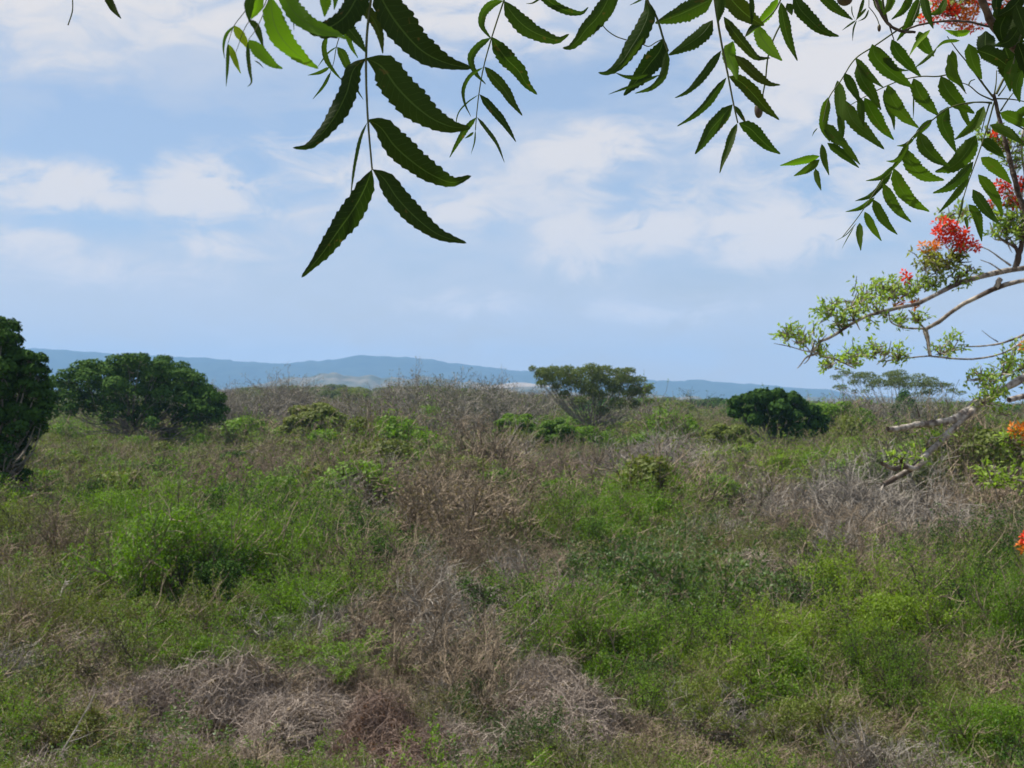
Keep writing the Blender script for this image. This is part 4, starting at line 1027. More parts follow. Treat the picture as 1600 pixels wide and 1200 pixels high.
for (x, y, r, n, m_) in [(850, 20, 44, 16, 0), (900, 50, 46, 20, 0), (960, 40, 50, 22, 0), (1010, 60, 46, 18, 1), (1050, 20, 46, 18, 0), (920, 100, 40, 14, 0), (980, 100, 44, 16, 1), (1040, 120, 36, 10, 0), (770, 100, 26, 6, 0), (820, 70, 36, 12, 0), (1180, 20, 50, 22, 0), (1230, 60, 46, 18, 0),
                          (1150, -30, 50, 20, 1), (1000, -30, 60, 24, 0), (880, -30, 55, 22, 0), (1170, 890, 40, 20, 0), (1210, 950, 36, 20, 0), (1250, 850, 40, 20, 0), (1120, 950, 24, 7, 0), (1120, 645, 26, 8, 0), (1180, 690, 24, 6, 1), (1150, 860, 24, 8, 0), (1255, 950, 36, 16, 1), (1260, 2560, 24, 14, 1), (1263, 2520, 16, 8, 0)]:
    flowers(*B2(x, y), r * .909, n, 'petal_orange' if m_ else 'petal_red', .1)
# ------------------------------------------------------------------ the tree over the viewer: serrated compound leaves hang into the frame from above
def leaf_blade_mat():
    m = bpy.data.materials.new('serrated_leaf'); m.use_nodes = True
    t = NT(m.node_tree); o = t.n('ShaderNodeOutputMaterial')
    uv = t.n('ShaderNodeUVMap'); s = t.n('ShaderNodeSeparateXYZ', i_0=uv.outputs[0])
    u, v = s.outputs[0], s.outputs[1]                                # u along the blade, v across (-1..1 stored as 0..1)
    av_ = t.m('ABSOLUTE', t.m('SUBTRACT', t.m('MULTIPLY', v, 2.0), 1.0))
    mid = t.m('SUBTRACT', 1.0, t.ss(av_, .02, .085))
    side = t.m('ABSOLUTE', t.m('SINE', t.m('MULTIPLY', t.m('SUBTRACT', u, t.m('MULTIPLY', av_, .075)), 52.0)))
    side = t.m('MULTIPLY', t.m('SUBTRACT', 1.0, t.ss(side, .0, .18)), .45)
    vein = t.m('MAXIMUM', mid, side)
    oi = t.n('ShaderNodeObjectInfo'); g = t.n('ShaderNodeNewGeometry')
    ns = t.n('ShaderNodeTexNoise', i_Vector=g.outputs['Position'], i_Scale=60.0, i_Detail=4.0)
    f = t.m('ADD', t.m('MULTIPLY', oi.outputs['Random'], .65), t.m('MULTIPLY', ns.outputs[0], .35))
    col = t.mix(f, (.016, .036, .007, 1), (.05, .082, .014, 1))
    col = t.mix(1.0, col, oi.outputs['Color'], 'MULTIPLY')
    col = t.mix(t.m('MULTIPLY', vein, .55), col, (.10, .15, .045, 1))
    n2 = t.n('ShaderNodeTexNoise', i_Vector=g.outputs['Position'], i_Scale=170.0, i_Detail=2.0)
    col = t.mix(t.m('MULTIPLY', t.ss(n2.outputs[0], .66, .74), .6), col, (.12, .075, .03, 1))
    p = t.n('ShaderNodeBsdfPrincipled', i_Roughness=.52); p.inputs['Specular IOR Level'].default_value = .16
    bm = t.n('ShaderNodeBump', i_Strength=.4, i_Distance=.0006, i_Height=t.m('SUBTRACT', 1.0, vein))
    t.l(col, p.inputs['Base Color']); t.l(bm.outputs[0], p.inputs['Normal'])
    tr = t.n('ShaderNodeBsdfTranslucent'); t.l(t.mix(1.0, col, (1.5, 1.9, .5, 1), 'MULTIPLY'), tr.inputs[0])
    mx = t.n('ShaderNodeMixShader', i_0=.36); t.l(p.outputs[0], mx.inputs[1]); t.l(tr.outputs[0], mx.inputs[2]); t.l(mx.outputs[0], o.inputs[0])
    return m
M['neem'] = leaf_blade_mat()
M['neem_stalk'] = plain_mat('neem_stalk', (.05, .075, .025, 1), (.11, .12, .05, 1), 60, .5)
M['neem_twig'] = plain_mat('neem_twig', (.05, .038, .032, 1), (.17, .14, .12, 1), 90, .8, bump=.5)
M['neem_bark'] = plain_mat('neem_bark', (.07, .055, .045, 1), (.20, .165, .13, 1), 14, .9, bump=.9, stretch=(1, 1, .3))
M['neem_crown'] = foliage_mat('neem_crown_leaf', [(.03, .065, .012, 1), (.06, .11, .02, 1), (.09, .15, .03, 1)], .35, .4, .4)
M['fruit'] = plain_mat('neem_fruit', (.06, .035, .03, 1), (.09, .08, .035, 1), 120, .4, spec=.4)
NT0 = np.array([2.1, -1.6, float(hgt(2.1, -1.6))])
neem = empty('neem_tree', tuple(NT0))
tag(neem, 'tree over the viewer with long toothed dark green leaflets hanging down from the top edge', 'tree')
ZR = dict(RA=(330, 0, 2.727), R1=(340, 0, 5.714), R2=(680, 0, 4.614), R3=(860, 0, 7.273), R4=(1040, 0, 7.273), R5=(1210, 0, 6.0), R6=(1400, 0, 6.0), R7=(1400, 180, 5.455), R8=(1210, 150, 4.8), RB=(1180, 0, 3.0), RC=(820, 0, 3.81), RL=(80, 0, 5.714))
rn = np.random.RandomState(9)
def np_(reg, x, y, d):
    x0, y0, s = ZR[reg]
    return at(x0 + x / s, y0 + y / s, d) - NT0
TINT = dict(n=(.95, .98, .9, 1), m=(1.6, 1.6, 1.1, 1), b=(4.2, 4.2, 1.6, 1), y=(9, 6.2, 2.0, 1), d=(.62, .64, .58, 1), r=(1.15, .85, .8, 1), g=(1.3, 1.35, 1.3, 1))  # backlit glow painted into b and y, shade and silhouette into d
def leaflet(parent, reg, d, pts, w, tint='n', tilt=None, uneven=None):
    s = ZR[reg][2]
    L = sum(math.dist(pts[i], pts[i + 1]) for i in range(len(pts) - 1)) / s / F * d
    tz = rn.uniform(-.25, .25) * L if tilt is None else tilt * L
    P = [np_(reg, x, y, d + tz * (i / (len(pts) - 1)) ** 1.3) for i, (x, y) in enumerate(pts)]
    n = 43
    c = catmull(P, n)
    hw = w / s / F * d / 2 * (.80 if reg == 'RB' else 1.0)
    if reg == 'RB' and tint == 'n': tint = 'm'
    u = np.linspace(0, 1, n)
    prof = (u ** .66) * ((1 - u) ** 1.22) + .035 * (u > .1); prof = prof / prof.max()
    prof = prof * np.clip(u / .05, 0, 1) ** .5; prof[0] = .03; prof[-1] = .01; prof = np.maximum(prof, .02)
    T = np.gradient(c, axis=0); T = nrm(T)
    view = nrm(c + NT0 - np.array([0, 0, CAMZ]))
    S = nrm(np.cross(T, view)); N = nrm(np.cross(S, T))
    tw = rn.uniform(-.35, .35)
    S2 = S * math.cos(tw) + N * math.sin(tw); N2 = np.cross(S2, T)
    un = rn.uniform(.75, 1.0) if uneven is None else uneven
    # teeth: every second station steps in, pointing to the tip
    tooth = np.array([1.0, .95, .87])[(np.arange(n) + rn.randint(3)) % 3] * rn.uniform(.965, 1.03, n); tooth[u < .12] = 1; tooth[u > .93] = 1
    wav = 1 + .04 * np.sin(u * 19 + rn.uniform(0, 6))
    fold = rn.uniform(.12, .32) * (1 if rn.rand() < .7 else -1)
    a = hw * prof * tooth * wav; b = hw * prof * np.roll(tooth, 1) * un * wav
    ld = nrm(T) * (hw * .10)
    sh = (tooth > .95)[:, None] * ld * (prof[:, None] > .3)
    e1 = c + S2 * a[:, None] + N2 * (a * fold)[:, None] + sh
    e2 = c - S2 * b[:, None] + N2 * (b * fold)[:, None] + sh
    i1 = c + S2 * (a * .5)[:, None] + N2 * (a * fold * .35)[:, None]; i2 = c - S2 * (b * .5)[:, None] + N2 * (b * fold * .35)[:, None]
    V = np.stack([e1, i1, c, i2, e2], 1).reshape(-1, 3)
    k = np.arange(n - 1)[:, None] * 5 + np.arange(4)[None]
    Q = np.stack([k, k + 1, k + 6, k + 5], -1).reshape(-1, 4)
    me = make_mesh('leaflet', [(V, Q, 0)], [M['neem']], True)
    uvl = me.uv_layers.new(name='UVMap')
    uvv = np.stack([np.repeat(u, 5), np.tile([1, .75, .5, .25, 0], n)], 1)
    uvl.data.foreach_set('uv', uvv[Q.ravel()].astype(np.float32).ravel())
    o = link('leaflet', me, parent)
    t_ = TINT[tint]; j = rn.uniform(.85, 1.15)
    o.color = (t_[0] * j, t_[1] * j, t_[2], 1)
    return o
def stalk(reg, d, pts, w, w1=None, name='leaf_stalk', mat='neem_stalk', d1=None, parent=None):
    s = ZR[reg][2]; k = 1 / s / F * d / 2
    P = [np_(reg, x, y, d + ((d1 - d) * i / (len(pts) - 1) if d1 else 0)) for i, (x, y) in enumerate(pts)]
    V, Q = limb(P, w * k, (w if w1 is None else w1) * k, max(8, 5 * len(P)), 7, .06 if mat == 'neem_stalk' else .14, len(pts))
    return link(name, make_mesh(name, [(V, Q, 0)], [M[mat]], True), parent or neem)
ROOTS = []
def frond(reg, d, rachis, w, lfs, w1=None, name='leaf_stalk', mat='neem_stalk', jit=.03):
    ROOTS.append((np_(reg, rachis[0][0], rachis[0][1], d), np_(reg, rachis[1][0], rachis[1][1], d), w / ZR[reg][2] / F * d / 2))
    st = stalk(reg, d, rachis, w, w1, name, mat)
    for lf in lfs:
        r_, pts, lw = lf[0], lf[1], lf[2]; tint = lf[3] if len(lf) > 3 else 'n'
        leaflet(st, r_ or reg, d + rn.uniform(-jit, jit) * d * .6, pts, lw, tint)
    return st
# drooping leaf, nearest, in the middle left
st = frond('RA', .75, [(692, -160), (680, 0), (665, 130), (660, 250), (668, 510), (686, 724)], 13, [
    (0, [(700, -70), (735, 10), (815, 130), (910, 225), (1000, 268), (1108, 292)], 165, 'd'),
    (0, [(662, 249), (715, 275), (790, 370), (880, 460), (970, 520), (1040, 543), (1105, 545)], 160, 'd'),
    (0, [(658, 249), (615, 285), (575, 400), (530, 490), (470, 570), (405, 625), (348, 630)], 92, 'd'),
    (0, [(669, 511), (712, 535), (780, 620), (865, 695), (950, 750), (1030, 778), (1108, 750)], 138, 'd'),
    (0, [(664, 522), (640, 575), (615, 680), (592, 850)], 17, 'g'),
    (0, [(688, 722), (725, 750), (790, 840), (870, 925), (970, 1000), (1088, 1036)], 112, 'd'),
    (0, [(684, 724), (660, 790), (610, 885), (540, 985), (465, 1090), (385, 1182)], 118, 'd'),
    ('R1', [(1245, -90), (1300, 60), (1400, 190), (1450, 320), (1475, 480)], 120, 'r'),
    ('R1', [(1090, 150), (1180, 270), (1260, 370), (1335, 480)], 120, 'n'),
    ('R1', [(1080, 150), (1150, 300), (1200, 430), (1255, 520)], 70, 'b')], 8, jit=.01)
# curled leaves at the upper left
frond('R1', .64, [(520, -260), (500, -120), (480, -10)], 26, [
    (0, [(480, -25), (485, 120), (545, 300), (660, 440), (780, 540), (900, 612)], 235, 'b'),
    (0, [(560, -140), (640, 50), (770, 190), (930, 270), (1060, 305), (1150, 350)], 190, 'b'),
    (0, [(1330, -230), (1240, -20), (1110, 170), (960, 250), (780, 200), (700, 60)], 265, 'd'),
    (0, [(930, -150), (960, -20), (955, 150)], 130, 'b'), (0, [(1040, -120), (1050, 0), (1040, 90)], 60, 'b'),
    (0, [(745, -60), (695, 60), (680, 170), (682, 275)], 30, 'g')], 18)
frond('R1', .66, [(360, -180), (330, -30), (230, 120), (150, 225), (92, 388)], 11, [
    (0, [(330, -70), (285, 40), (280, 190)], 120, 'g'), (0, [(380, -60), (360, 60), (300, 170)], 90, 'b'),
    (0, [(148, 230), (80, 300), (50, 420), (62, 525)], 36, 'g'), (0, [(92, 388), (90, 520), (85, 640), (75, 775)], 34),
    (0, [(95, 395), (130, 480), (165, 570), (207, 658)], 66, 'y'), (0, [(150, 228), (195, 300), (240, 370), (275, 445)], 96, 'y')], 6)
frond('R1', .66, [(470, -160), (410, 60), (270, 205), (165, 462)], 10, [
    (0, [(275, 180), (330, 220), (380, 330), (410, 430)], 70, 'n'), (0, [(330, 540), (370, 565), (412, 610)], 14)], 5)
frond('R1', .65, [(500, -160), (440, 40), (330, 280), (276, 355)], 10, [
    (0, [(276, 357), (350, 440), (440, 530), (510, 585), (582, 612)], 130, 'b'), (0, [(272, 370), (272, 500), (288, 640), (298, 745), (265, 775)], 46, 'g')], 6)
frond('R1', .95, [(1140, -120), (1110, 250), (1060, 420), (1030, 580), (1008, 640)], 14, [
    (0, [(985, 310), (950, 400), (965, 520), (1040, 640), (1115, 722)], 60), (0, [(1062, 418), (1000, 460), (890, 602)], 18), (0, [(1000, 598), (910, 645), (805, 672)], 40),
    (0, [(1012, 640), (950, 760), (850, 885)], 36), (0, [(1068, 420), (1110, 480), (1150, 570), (1205, 690)], 95), (0, [(1215, 690), (1240, 790), (1302, 892)], 26)], 6)
frond('R2', 1.1, [(540, -120), (495, 5), (405, 280), (350, 480), (315, 680), (297, 845), (290, 940)], 13, [
    (0, [(498, 8), (550, 90), (660, 200), (790, 265), (890, 288), (965, 246)], 135), (0, [(490, 5), (410, 25), (345, 90), (330, 170), (405, 285)], 74, 'g'),
    (0, [(410, 268), (445, 330), (520, 430), (600, 510), (660, 610), (735, 682)], 132), (0, [(400, 272), (310, 330), (255, 415), (285, 520), (365, 608)], 62, 'g'),
    (0, [(356, 482), (420, 560), (500, 650), (560, 745), (628, 834)], 96), (0, [(345, 486), (250, 550), (203, 650), (212, 740), (258, 842)], 32, 'g'),
    (0, [(320, 680), (390, 765), (480, 870), (530, 940), (582, 1024)], 74), (0, [(312, 683), (230, 740), (165, 820), (152, 900), (165, 960)], 12),
    (0, [(302, 845), (360, 920), (440, 1030), (500, 1172)], 34), (0, [(295, 847), (230, 920), (165, 1020), (103, 1137)], 52), (0, [(290, 940), (284, 1020), (258, 1112)], 12), (0, [(277, 952), (245, 978), (212, 998)], 22)], 7)
frond('R3', .92, [(-400, -360), (-260, -220), (-170, -100)], 30, [
    (0, [(-170, -100), (0, 25), (120, 95), (250, 140), (360, 145), (432, 80)], 110), ('R2', [(800, -60), (740, -2), (700, 22), (655, 26)], 22)], 20)
frond('R3', .88, [(800, -400), (740, -240), (690, -130)], 30, [
    (0, [(690, -130), (640, 20), (530, 200), (400, 340), (300, 470), (220, 535), (138, 545)], 240), (0, [(770, -90), (690, 110), (580, 260), (478, 405)], 76)], 20)
frond('R3', .90, [(1040, -300), (1080, -60), (1130, 60), (1200, 180), (1240, 290), (1280, 430), (1330, 570)], 30, [
    (0, [(1080, 0), (1110, 120), (1040, 330), (920, 530), (810, 700), (700, 800), (620, 832), (543, 825)], 225), (0, [(1060, 420), (940, 590), (870, 690), (780, 787)], 66),
    (0, [(1285, 440), (1250, 560), (1130, 720), (1010, 880), (900, 1010), (832, 1085)], 270), (0, [(1325, 570), (1310, 720), (1270, 870), (1160, 990), (960, 1062)], 100),
    (0, [(1120, 840), (960, 880), (850, 870), (735, 825)], 56), (0, [(1240, 850), (1000, 950), (800, 1020), (660, 1072)], 46), (0, [(1100, -60), (1020, 0), (900, 60)], 26)], 24)
stalk('R3', .9, [(560, 240), (640, 340), (740, 410), (870, 455), (1040, 500), (1115, 527), (1200, 480), (1282, 440)], 13, 12)
frond('RC', .95, [(1115, -120), (1145, 100), (1175, 280), (1210, 450), (1243, 620), (1268, 732)], 16, [
    (0, [(1120, -10), (1020, 40), (910, 90), (775, 138)], 128), (0, [(1118, 120), (1060, 195), (960, 270), (855, 328)], 110),
    (0, [(1170, 300), (1120, 365), (1050, 460), (960, 550), (893, 583)], 62), (0, [(1200, 462), (1140, 540), (1080, 620), (990, 700), (906, 752)], 58),
    (0, [(1237, 622), (1180, 690), (1110, 770), (1060, 850), (1013, 918)], 98), (0, [(1264, 735), (1235, 800), (1210, 880), (1180, 960), (1160, 1032)], 54),
    (0, [(1275, 732), (1340, 765), (1400, 825), (1460, 880), (1522, 917)], 92), (0, [(1250, 630), (1280, 680), (1322, 742)], 34),
    (0, [(1215, 455), (1280, 485), (1360, 560), (1430, 640), (1515, 714)], 92, 'r'), (0, [(1185, 100), (1245, 190), (1310, 270), (1385, 343), (1462, 345)], 80, 'r'),
    (0, [(1250, 330), (1320, 400), (1400, 470), (1460, 502), (1522, 506)], 78, 'r'), (0, [(1240, 245), (1215, 330), (1245, 400), (1262, 472)], 98, 'b'),
    (0, [(1160, -60), (1160, 50), (1150, 135)], 72), (0, [(1190, -60), (1250, 20), (1330, 95), (1425, 152)], 125, 'r'), (0, [(1345, -40), (1352, 60), (1350, 152)], 36)], 9)
frond('RC', 1.0, [(1560, -160), (1530, -20), (1490, 60), (1395, 150), (1315, 215)], 12, [
    (0, [(1510, -10), (1450, 80), (1385, 150), (1320, 215)], 66, 'b'), (0, [(1388, 150), (1410, 220), (1460, 290), (1532, 362)], 98, 'b'), ('R5', [(60, 20), (85, 180), (130, 370), (216, 572)], 112, 'n'),
    (0, [(1420, 130), (1350, 170), (1310, 220)], 40, 'n'), (0, [(1560, 20), (1580, 60), (1590, 90)], 50, 'n')], 8)
def fruit(reg, x, y, w, h, d, stk=None, name='fruit'):
    s = ZR[reg][2]; c = np_(reg, x, y, d); k = d / F / s / 2
    a = np.linspace(0, 2 * math.pi, 15)[:-1]; th = np.linspace(.02, math.pi - .02, 10)
    V = np.array([[math.cos(p) * math.sin(q) * w * k, math.sin(p) * math.sin(q) * w * k, math.cos(q) * h * k] for q in th for p in a]) + c
    n = len(a); Q = np.array([[i * n + j, i * n + (j + 1) % n, (i + 1) * n + (j + 1) % n, (i + 1) * n + j] for i in range(9) for j in range(n)])
    par = stk or neem
    return link(name, make_mesh(name, [(V, Q, 0)], [M['fruit']], True), par)
fs = stalk('RC', 1.02, [(1560, 90), (1510, 170), (1450, 330), (1432, 480), (1408, 610)], 11, 9, name='fruit_stalk')
fruit('RC', 1392, 655, 52, 98, 1.02, fs)
fruit('RC', 1075, 5, 62, 84, .95); fruit('R5', 660, -12, 150, 130, 1.0)
frond('R5', 1.0, [(300, -260), (200, -120), (180, -40)], 20, [(0, [(180, -50), (240, 80), (340, 190), (440, 280), (530, 322), (607, 340)], 150), ], 12)
frond('R5', 1.05, [(260, -300), (330, -160), (420, -60)], 20, [(0, [(410, -60), (500, 20), (600, 100), (680, 150), (735, 186)], 104)], 12)
frond('R5', 1.2, [(880, -160), (886, -20), (886, 70)], 8, [(0, [(840, -20), (800, 110), (765, 190)], 38), (0, [(765, 190), (700, 235), (633, 286)], 20), (0, [(772, 190), (745, 260), (732, 388)], 18),
    (0, [(862, 78), (805, 145), (762, 192)], 28), (0, [(885, 90), (850, 165), (782, 202)], 22), (0, [(725, 50), (728, 120), (755, 185)], 12)], 7)
bs = stalk('R5', 1.2, [(888, 70), (930, 120), (965, 180), (985, 240)], 8, 10)
fruit('R5', 982, 262, 34, 72, 1.2, bs, 'bud')
# the twig and the long leaves on the right
stalk('R5', 1.25, [(880, -200), (930, -60), (1010, 140), (1080, 235), (1180, 288), (1320, 300)], 34, 26, 'twig', 'neem_twig')
stalk('RB', 1.25, [(1300, 260), (1180, 150), (1075, 120), (1000, 102), (850, 103), (745, 125), (690, 148)], 13, 9, 'twig', 'neem_twig')
stalk('R5', 1.25, [(1080, 240), (1100, 310), (1122, 375)], 16, 10, 'twig', 'neem_twig')
stalk('RB', 1.0, [(1000, -120), (1060, -10), (1100, 90), (1160, 170), (1240, 240), (1360, 330), (1560, 380)], 34, 60, 'twig', 'neem_twig', 1.1)
frond('RB', 1.25, [(700, 120), (655, 150), (560, 215), (470, 275), (400, 380), (350, 450), (318, 570)], 8, [
    (0, [(548, 207), (562, 260), (610, 315), (680, 372), (742, 412)], 118), (0, [(560, 215), (610, 270), (660, 322), (720, 332)], 44, 'g'), (0, [(640, 185), (660, 235), (715, 300), (778, 362)], 88),
    (0, [(470, 272), (510, 330), (560, 380), (602, 412)], 55), (0, [(478, 300), (500, 370), (545, 440), (590, 516)], 90), (0, [(418, 343), (445, 395), (475, 450), (490, 485)], 66),
    (0, [(385, 378), (395, 450), (400, 540), (420, 605)], 82), (0, [(420, 470), (455, 560), (525, 630), (605, 700)], 98), (0, [(490, 455), (495, 530), (510, 592)], 56), (0, [(512, 458), (548, 530), (595, 600), (650, 656)], 96),
    (0, [(342, 456), (322, 540), (318, 600), (350, 665)], 64), (0, [(330, 580), (370, 640), (420, 680), (445, 705)], 80), (0, [(388, 540), (402, 600), (400, 685)], 46, 'g'), (0, [(400, 660), (440, 710), (492, 772)], 46),
    (0, [(338, 670), (395, 712), (487, 787)], 58), (0, [(312, 675), (320, 740), (346, 822)], 48), (0, [(302, 732), (220, 752), (116, 776)], 54, 'b'), (0, [(302, 748), (250, 790), (181, 825)], 54), (0, [(282, 790), (290, 840), (309, 893)], 42), (0, [(292, 600), (275, 620), (267, 640)], 8)], 5)
frond('RB', 1.25, [(920, 345), (860, 358), (780, 358), (690, 375), (600, 410), (520, 450), (450, 490)], 7, [
    (0, [(622, 398), (645, 470), (700, 545), (767, 600)], 92), (0, [(605, 420), (625, 500), (645, 550), (652, 610)], 44, 'g'), (0, [(742, 368), (770, 440), (815, 495), (862, 545)], 100), (0, [(742, 440), (742, 500), (741, 560)], 10),
    (0, [(870, 358), (900, 420), (960, 490), (1028, 532)], 112), (0, [(950, 470), (990, 560), (1020, 622)], 46), (0, [(905, 500), (878, 560), (905, 640), (942, 715)], 92, 'g')], 4)
frond('RB', 1.22, [(1110, 480), (1000, 482), (900, 510), (840, 555), (740, 640), (650, 770), (560, 900), (480, 1020), (410, 1110)], 8, [
    (0, [(768, 620), (795, 690), (850, 745), (912, 782)], 96), (0, [(700, 695), (730, 770), (795, 825), (887, 845)], 100), (0, [(650, 790), (675, 870), (735, 945), (817, 992)], 92), (0, [(600, 860), (628, 930), (675, 995), (732, 1042)], 76),
    (0, [(553, 935), (588, 1010), (625, 1060), (667, 1100)], 66), (0, [(513, 993), (545, 1060), (592, 1130)], 54), (0, [(490, 1045), (488, 1100), (495, 1175)], 46), (0, [(745, 650), (700, 680), (663, 684)], 24), (0, [(690, 725), (650, 755), (613, 755)], 24),
    (0, [(655, 775), (590, 832), (518, 848)], 34), (0, [(600, 860), (535, 920), (468, 942)], 34), (0, [(560, 925), (490, 975), (423, 993)], 34), (0, [(640, 780), (600, 850), (540, 925)], 52), (0, [(720, 670), (680, 740), (640, 800)], 46), (0, [(475, 1045), (420, 1105), (375, 1130)], 7), (0, [(462, 1065), (430, 1120), (405, 1168)], 7),
    (0, [(830, 560), (780, 605), (738, 655)], 46)], 4)
frond('RB', 1.2, [(1120, 480), (1080, 620), (1040, 740), (990, 880), (945, 1050)], 8, [
    (0, [(1022, 758), (960, 832), (900, 880), (832, 905)], 80), (0, [(1002, 828), (940, 910), (858, 1000)], 50), (0, [(1035, 635), (990, 715), (925, 780), (843, 806)], 118), (0, [(1072, 498), (1040, 570), (985, 620), (933, 656)], 66),
    (0, [(1058, 655), (1110, 690), (1172, 742)], 80), (0, [(1058, 738), (1105, 772), (1160, 820), (1202, 862)], 84), (0, [(1045, 818), (1085, 870), (1140, 960), (1160, 1015)], 76), (0, [(1020, 888), (1055, 945), (1105, 1010), (1147, 1052)], 72), (0, [(1000, 958), (1035, 1000), (1050, 1060), (1062, 1132)], 58),
    (0, [(983, 1015), (990, 1040), (995, 1078)], 26), (0, [(975, 920), (960, 1000), (945, 1045)], 16)], 4)
frond('RB', 1.15, [(1330, 640), (1250, 600), (1180, 560), (1140, 520)], 8, [(0, [(1150, 528), (1210, 555), (1295, 602)], 82), (0, [(1100, 585), (1180, 618), (1265, 682)], 70), (0, [(1210, 560), (1260, 520), (1330, 480)], 60)], 7)
frond('RB', 1.25, [(600, -120), (600, 20), (620, 100)], 14, [(0, [(555, -40), (585, 40), (620, 95)], 56), (0, [(645, -40), (625, 30), (600, 70)], 60), (0, [(735, -30), (690, 50), (638, 92)], 54)], 10)
frond('RB', 1.25, [(790, -100), (770, 20), (740, 100)], 10, [(0, [(764, -10), (735, 70), (700, 140), (663, 192)], 70), (0, [(785, -30), (805, 60), (835, 135)], 56), (0, [(895, -10), (865, 50), (808, 72)], 46), (0, [(768, 148), (785, 200), (838, 265)], 82),
    (0, [(820, 140), (760, 200), (722, 262)], 34, 'b')], 8)
frond('RB', 1.2, [(1115, 455), (1050, 370), (1000, 300), (950, 240), (900, 170)], 10, [(0, [(1000, 205), (1020, 290), (1062, 372)], 90), (0, [(1010, 145), (950, 155), (890, 140)], 46, 'b'), (0, [(960, 190), (880, 200), (840, 235)], 24), (0, [(850, 230), (790, 285), (742, 322)], 26), (0, [(905, 255), (930, 340), (985, 430)], 56), (0, [(925, 235), (930, 300), (948, 375)], 50), (0, [(900, 300), (910, 350), (960, 400)], 50)], 4)
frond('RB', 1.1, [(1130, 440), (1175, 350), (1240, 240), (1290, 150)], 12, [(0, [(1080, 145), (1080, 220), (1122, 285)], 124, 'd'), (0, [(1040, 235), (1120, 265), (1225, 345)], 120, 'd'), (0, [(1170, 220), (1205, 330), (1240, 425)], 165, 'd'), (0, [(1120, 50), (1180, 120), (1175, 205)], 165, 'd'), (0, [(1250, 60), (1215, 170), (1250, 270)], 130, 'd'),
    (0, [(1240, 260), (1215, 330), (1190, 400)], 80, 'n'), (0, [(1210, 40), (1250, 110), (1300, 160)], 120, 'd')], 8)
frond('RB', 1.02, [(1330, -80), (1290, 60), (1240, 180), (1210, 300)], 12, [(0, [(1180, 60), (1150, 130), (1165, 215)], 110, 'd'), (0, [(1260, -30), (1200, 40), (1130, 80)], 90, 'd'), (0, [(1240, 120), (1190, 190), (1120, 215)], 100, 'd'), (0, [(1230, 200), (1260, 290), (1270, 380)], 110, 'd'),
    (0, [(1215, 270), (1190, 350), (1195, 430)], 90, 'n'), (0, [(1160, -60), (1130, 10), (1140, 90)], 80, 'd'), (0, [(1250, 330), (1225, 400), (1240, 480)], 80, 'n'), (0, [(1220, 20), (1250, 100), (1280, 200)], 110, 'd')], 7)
stalk('RB', 1.18, [(1420, 1180), (1300, 1040), (1243, 930), (1215, 830), (1180, 690), (1145, 560), (1118, 440)], 34, 17, 'twig', 'neem_twig')
for pts in ([(1115, 470), (1050, 440), (1000, 400), (960, 385)], [(1110, 485), (1050, 478), (980, 492)], [(1125, 462), (1200, 465), (1290, 482)], [(1120, 450), (1130, 380), (1132, 330)], [(1140, 450), (1175, 400), (1200, 350)], [(1105, 440), (1075, 400), (1060, 375)],
            [(1150, 520), (1190, 460), (1240, 400)], [(1100, 480), (1075, 560), (1060, 620)], [(960, 400), (975, 420), (990, 440)], [(1000, 400), (1010, 380), (1030, 372)]):
    stalk('RB', 1.18, pts, 8, 4)
frond('RL', .8, [(500, -260), (480, -150), (470, -80)], 14, [(0, [(470, -90), (510, 0), (560, 90), (625, 168)], 84, 'r')], 10)
stalk('RL', .8, [(180, -160), (190, -20), (190, 90), (150, 225)], 9, 12)

# the tree itself: trunk behind the viewer, limbs overhead, the crown that shades the hanging leaves
V, Q = limb([(0, 0, -.3), (.05, 0, .8), (-.05, .05, 1.9), (-.1, .2, 2.9)], .20, .14, 14, 12, .08, 5)
link('trunk', make_mesh('trunk', [(V, Q, 0)], [M['neem_bark']], True), neem)
FK = np.array([-.1, .2, 2.9])
def W_(x, y, z): return np.array([x, y, z]) - NT0
LB = [([FK, W_(1.2, -.9, 6.6), W_(.5, .0, 6.25), W_(.0, .55, 5.95), W_(-.35, .75, 5.72)], .09, .005),
      ([FK, W_(1.8, -.6, 6.5), W_(1.4, .2, 6.15), W_(.8, .8, 5.85), W_(.25, .95, 5.68)], .075, .005),
      ([FK, W_(2.2, -.4, 6.4), W_(1.7, .5, 6.05), W_(1.2, 1.0, 5.8), W_(.75, 1.15, 5.72)], .07, .005),
      ([FK, W_(2.6, -1.5, 7.0), W_(3.2, -1.6, 7.6)], .10, .02), ([FK, W_(1.6, -2.2, 7.2), W_(.8, -2.8, 7.8)], .10, .02)]
AN = []; CARRY = []
for P_, a, b in LB:
    V, Q = limb(P_, a, b, 26, 9, .1, 3)
    link('limb', make_mesh('limb', [(V, Q, 0)], [M['neem_bark']], True), neem)
    AN.append(catmull(P_, 40)[8:])
AN = np.concatenate(AN[:3])
for A_, B_2, r_ in ROOTS:                       # every leaf stalk is carried by a twig from the limbs overhead
    if project((A_ + NT0)[None])[1][0] > -12 or project((A_ + NT0)[None])[0][0] > 1640: continue     # these sit on the twig in view
    cost = np.linalg.norm(AN - A_, axis=1) + np.where(AN[:, 2] < A_[2] + .03, 5, 0)
    T_ = AN[int(cost.argmin())]
    L_ = np.linalg.norm(T_ - A_)
    V, Q = limb([T_, T_ * .5 + A_ * .5 + np.array([.02, 0, .07 * L_]), A_], max(.0045, r_ * 1.6), max(r_, .0011), 14, 6, .1, 7)
    link('twig', make_mesh('twig', [(V, Q, 0)], [M['neem_twig']], True), neem)
    CARRY.append((T_, T_ * .5 + A_ * .5 + np.array([.02, 0, .07 * L_])))
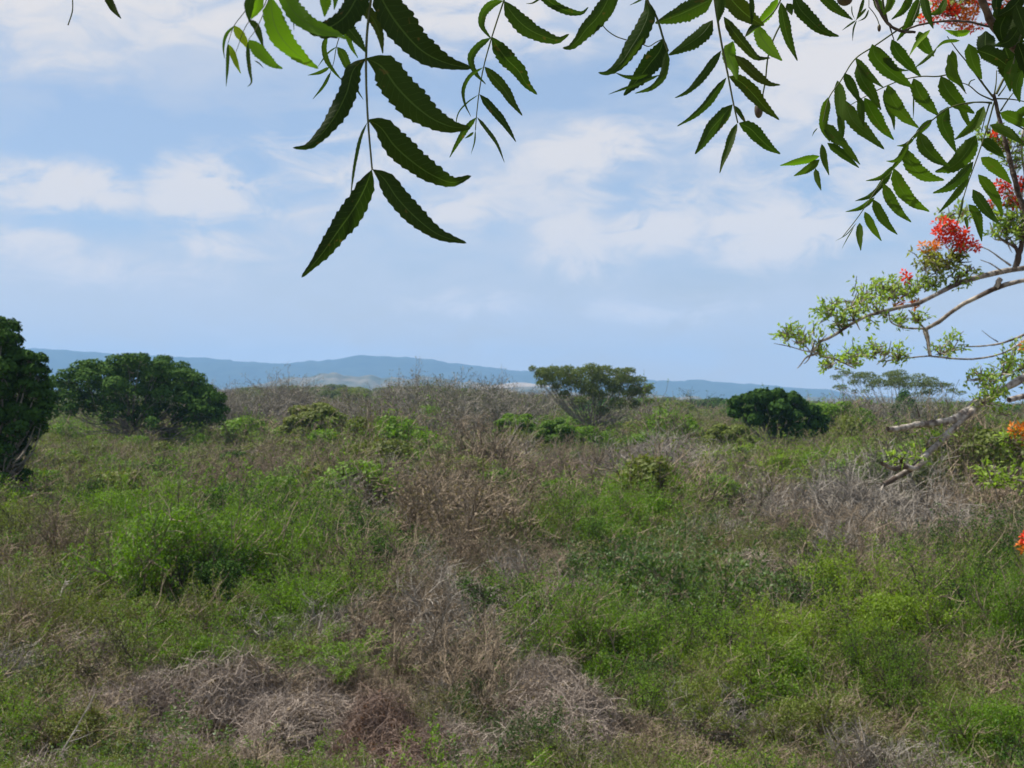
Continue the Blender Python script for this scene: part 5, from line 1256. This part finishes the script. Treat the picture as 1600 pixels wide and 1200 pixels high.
for P_, a, b in (([W_(2.2, -.4, 6.4), W_(1.75, .3, 5.9), W_(1.0, .85, 5.45), np_('RB', 1560, 380, 1.1)], .016, .0056), ([W_(1.75, .3, 5.9), W_(1.35, .8, 5.5), W_(.85, 1.1, 5.2), np_('RB', 1420, 1180, 1.18)], .012, .0034)):
    V, Q = limb(P_, a, b, 22, 8, .1, 4)
    link('limb', make_mesh('limb', [(V, Q, 0)], [M['neem_bark']], True), neem)
    CARRY.append((P_[0], P_[2]))
r3 = np.random.RandomState(31)
ch = []
for k in range(34):
    c = W_(r3.uniform(-1.5, 4.2), r3.uniform(-3.6, .9), r3.uniform(6.1, 8.2))
    ch.append(clump_leaves(r3, c, (.5, .5, .35), 170, .085, .034, .3, .1))
cr = np.random.RandomState(8)
for a_, b_ in CARRY:                            # small leaves along the carrying twigs
    t_ = cr.uniform(.2, 1.0, (34, 1)); pp = a_ + (b_ - a_) * t_ + cr.normal(0, .03, (34, 3))
    ch.append(rhombs(pp, rdir(cr, 34, -.5), rdir(cr, 34, .5), cr.uniform(.045, .08, 34), .02, .1))
for k in range(26):                             # leaves along the limbs, just above the view
    y_ = r3.uniform(-.6, .95); x_ = r3.uniform(.0, 2.4)
    ch.append(clump_leaves(r3, W_(x_, y_, 5.0 + .33 * max(y_, 0) + r3.uniform(.62, 1.1)), (.26, .26, .18), 90, .065, .022, .3, .1))
o = link('crown', make_mesh('crown', [(*cat(ch), 0)], [M['neem_crown']]), neem); tag(o, kind='stuff')
# ------------------------------------------------------------------ hazy air over the plain and hills
def haze():
    x0, x1, y0, y1, z0, z1 = -9400, 9400, -700, 9900, -12, 460
    V = np.array([[x, y, z] for z in (z0, z1) for y in (y0, y1) for x in (x0, x1)], float)
    Q = np.array([[0, 2, 3, 1], [4, 5, 7, 6], [0, 1, 5, 4], [2, 6, 7, 3], [0, 4, 6, 2], [1, 3, 7, 5]])
    m = bpy.data.materials.new('hazy_air'); m.use_nodes = True
    t = NT(m.node_tree); o = t.n('ShaderNodeOutputMaterial')
    p = t.n('ShaderNodeVolumePrincipled'); p.inputs['Color'].default_value = (.33, .60, 1.0, 1)
    p.inputs['Density'].default_value = HAZE
    t.l(p.outputs[0], o.inputs['Volume'])
    tag(link('haze', make_mesh('haze', [(V, Q, 0)], [m])), kind='stuff')
HAZE = 1.35e-4
haze()
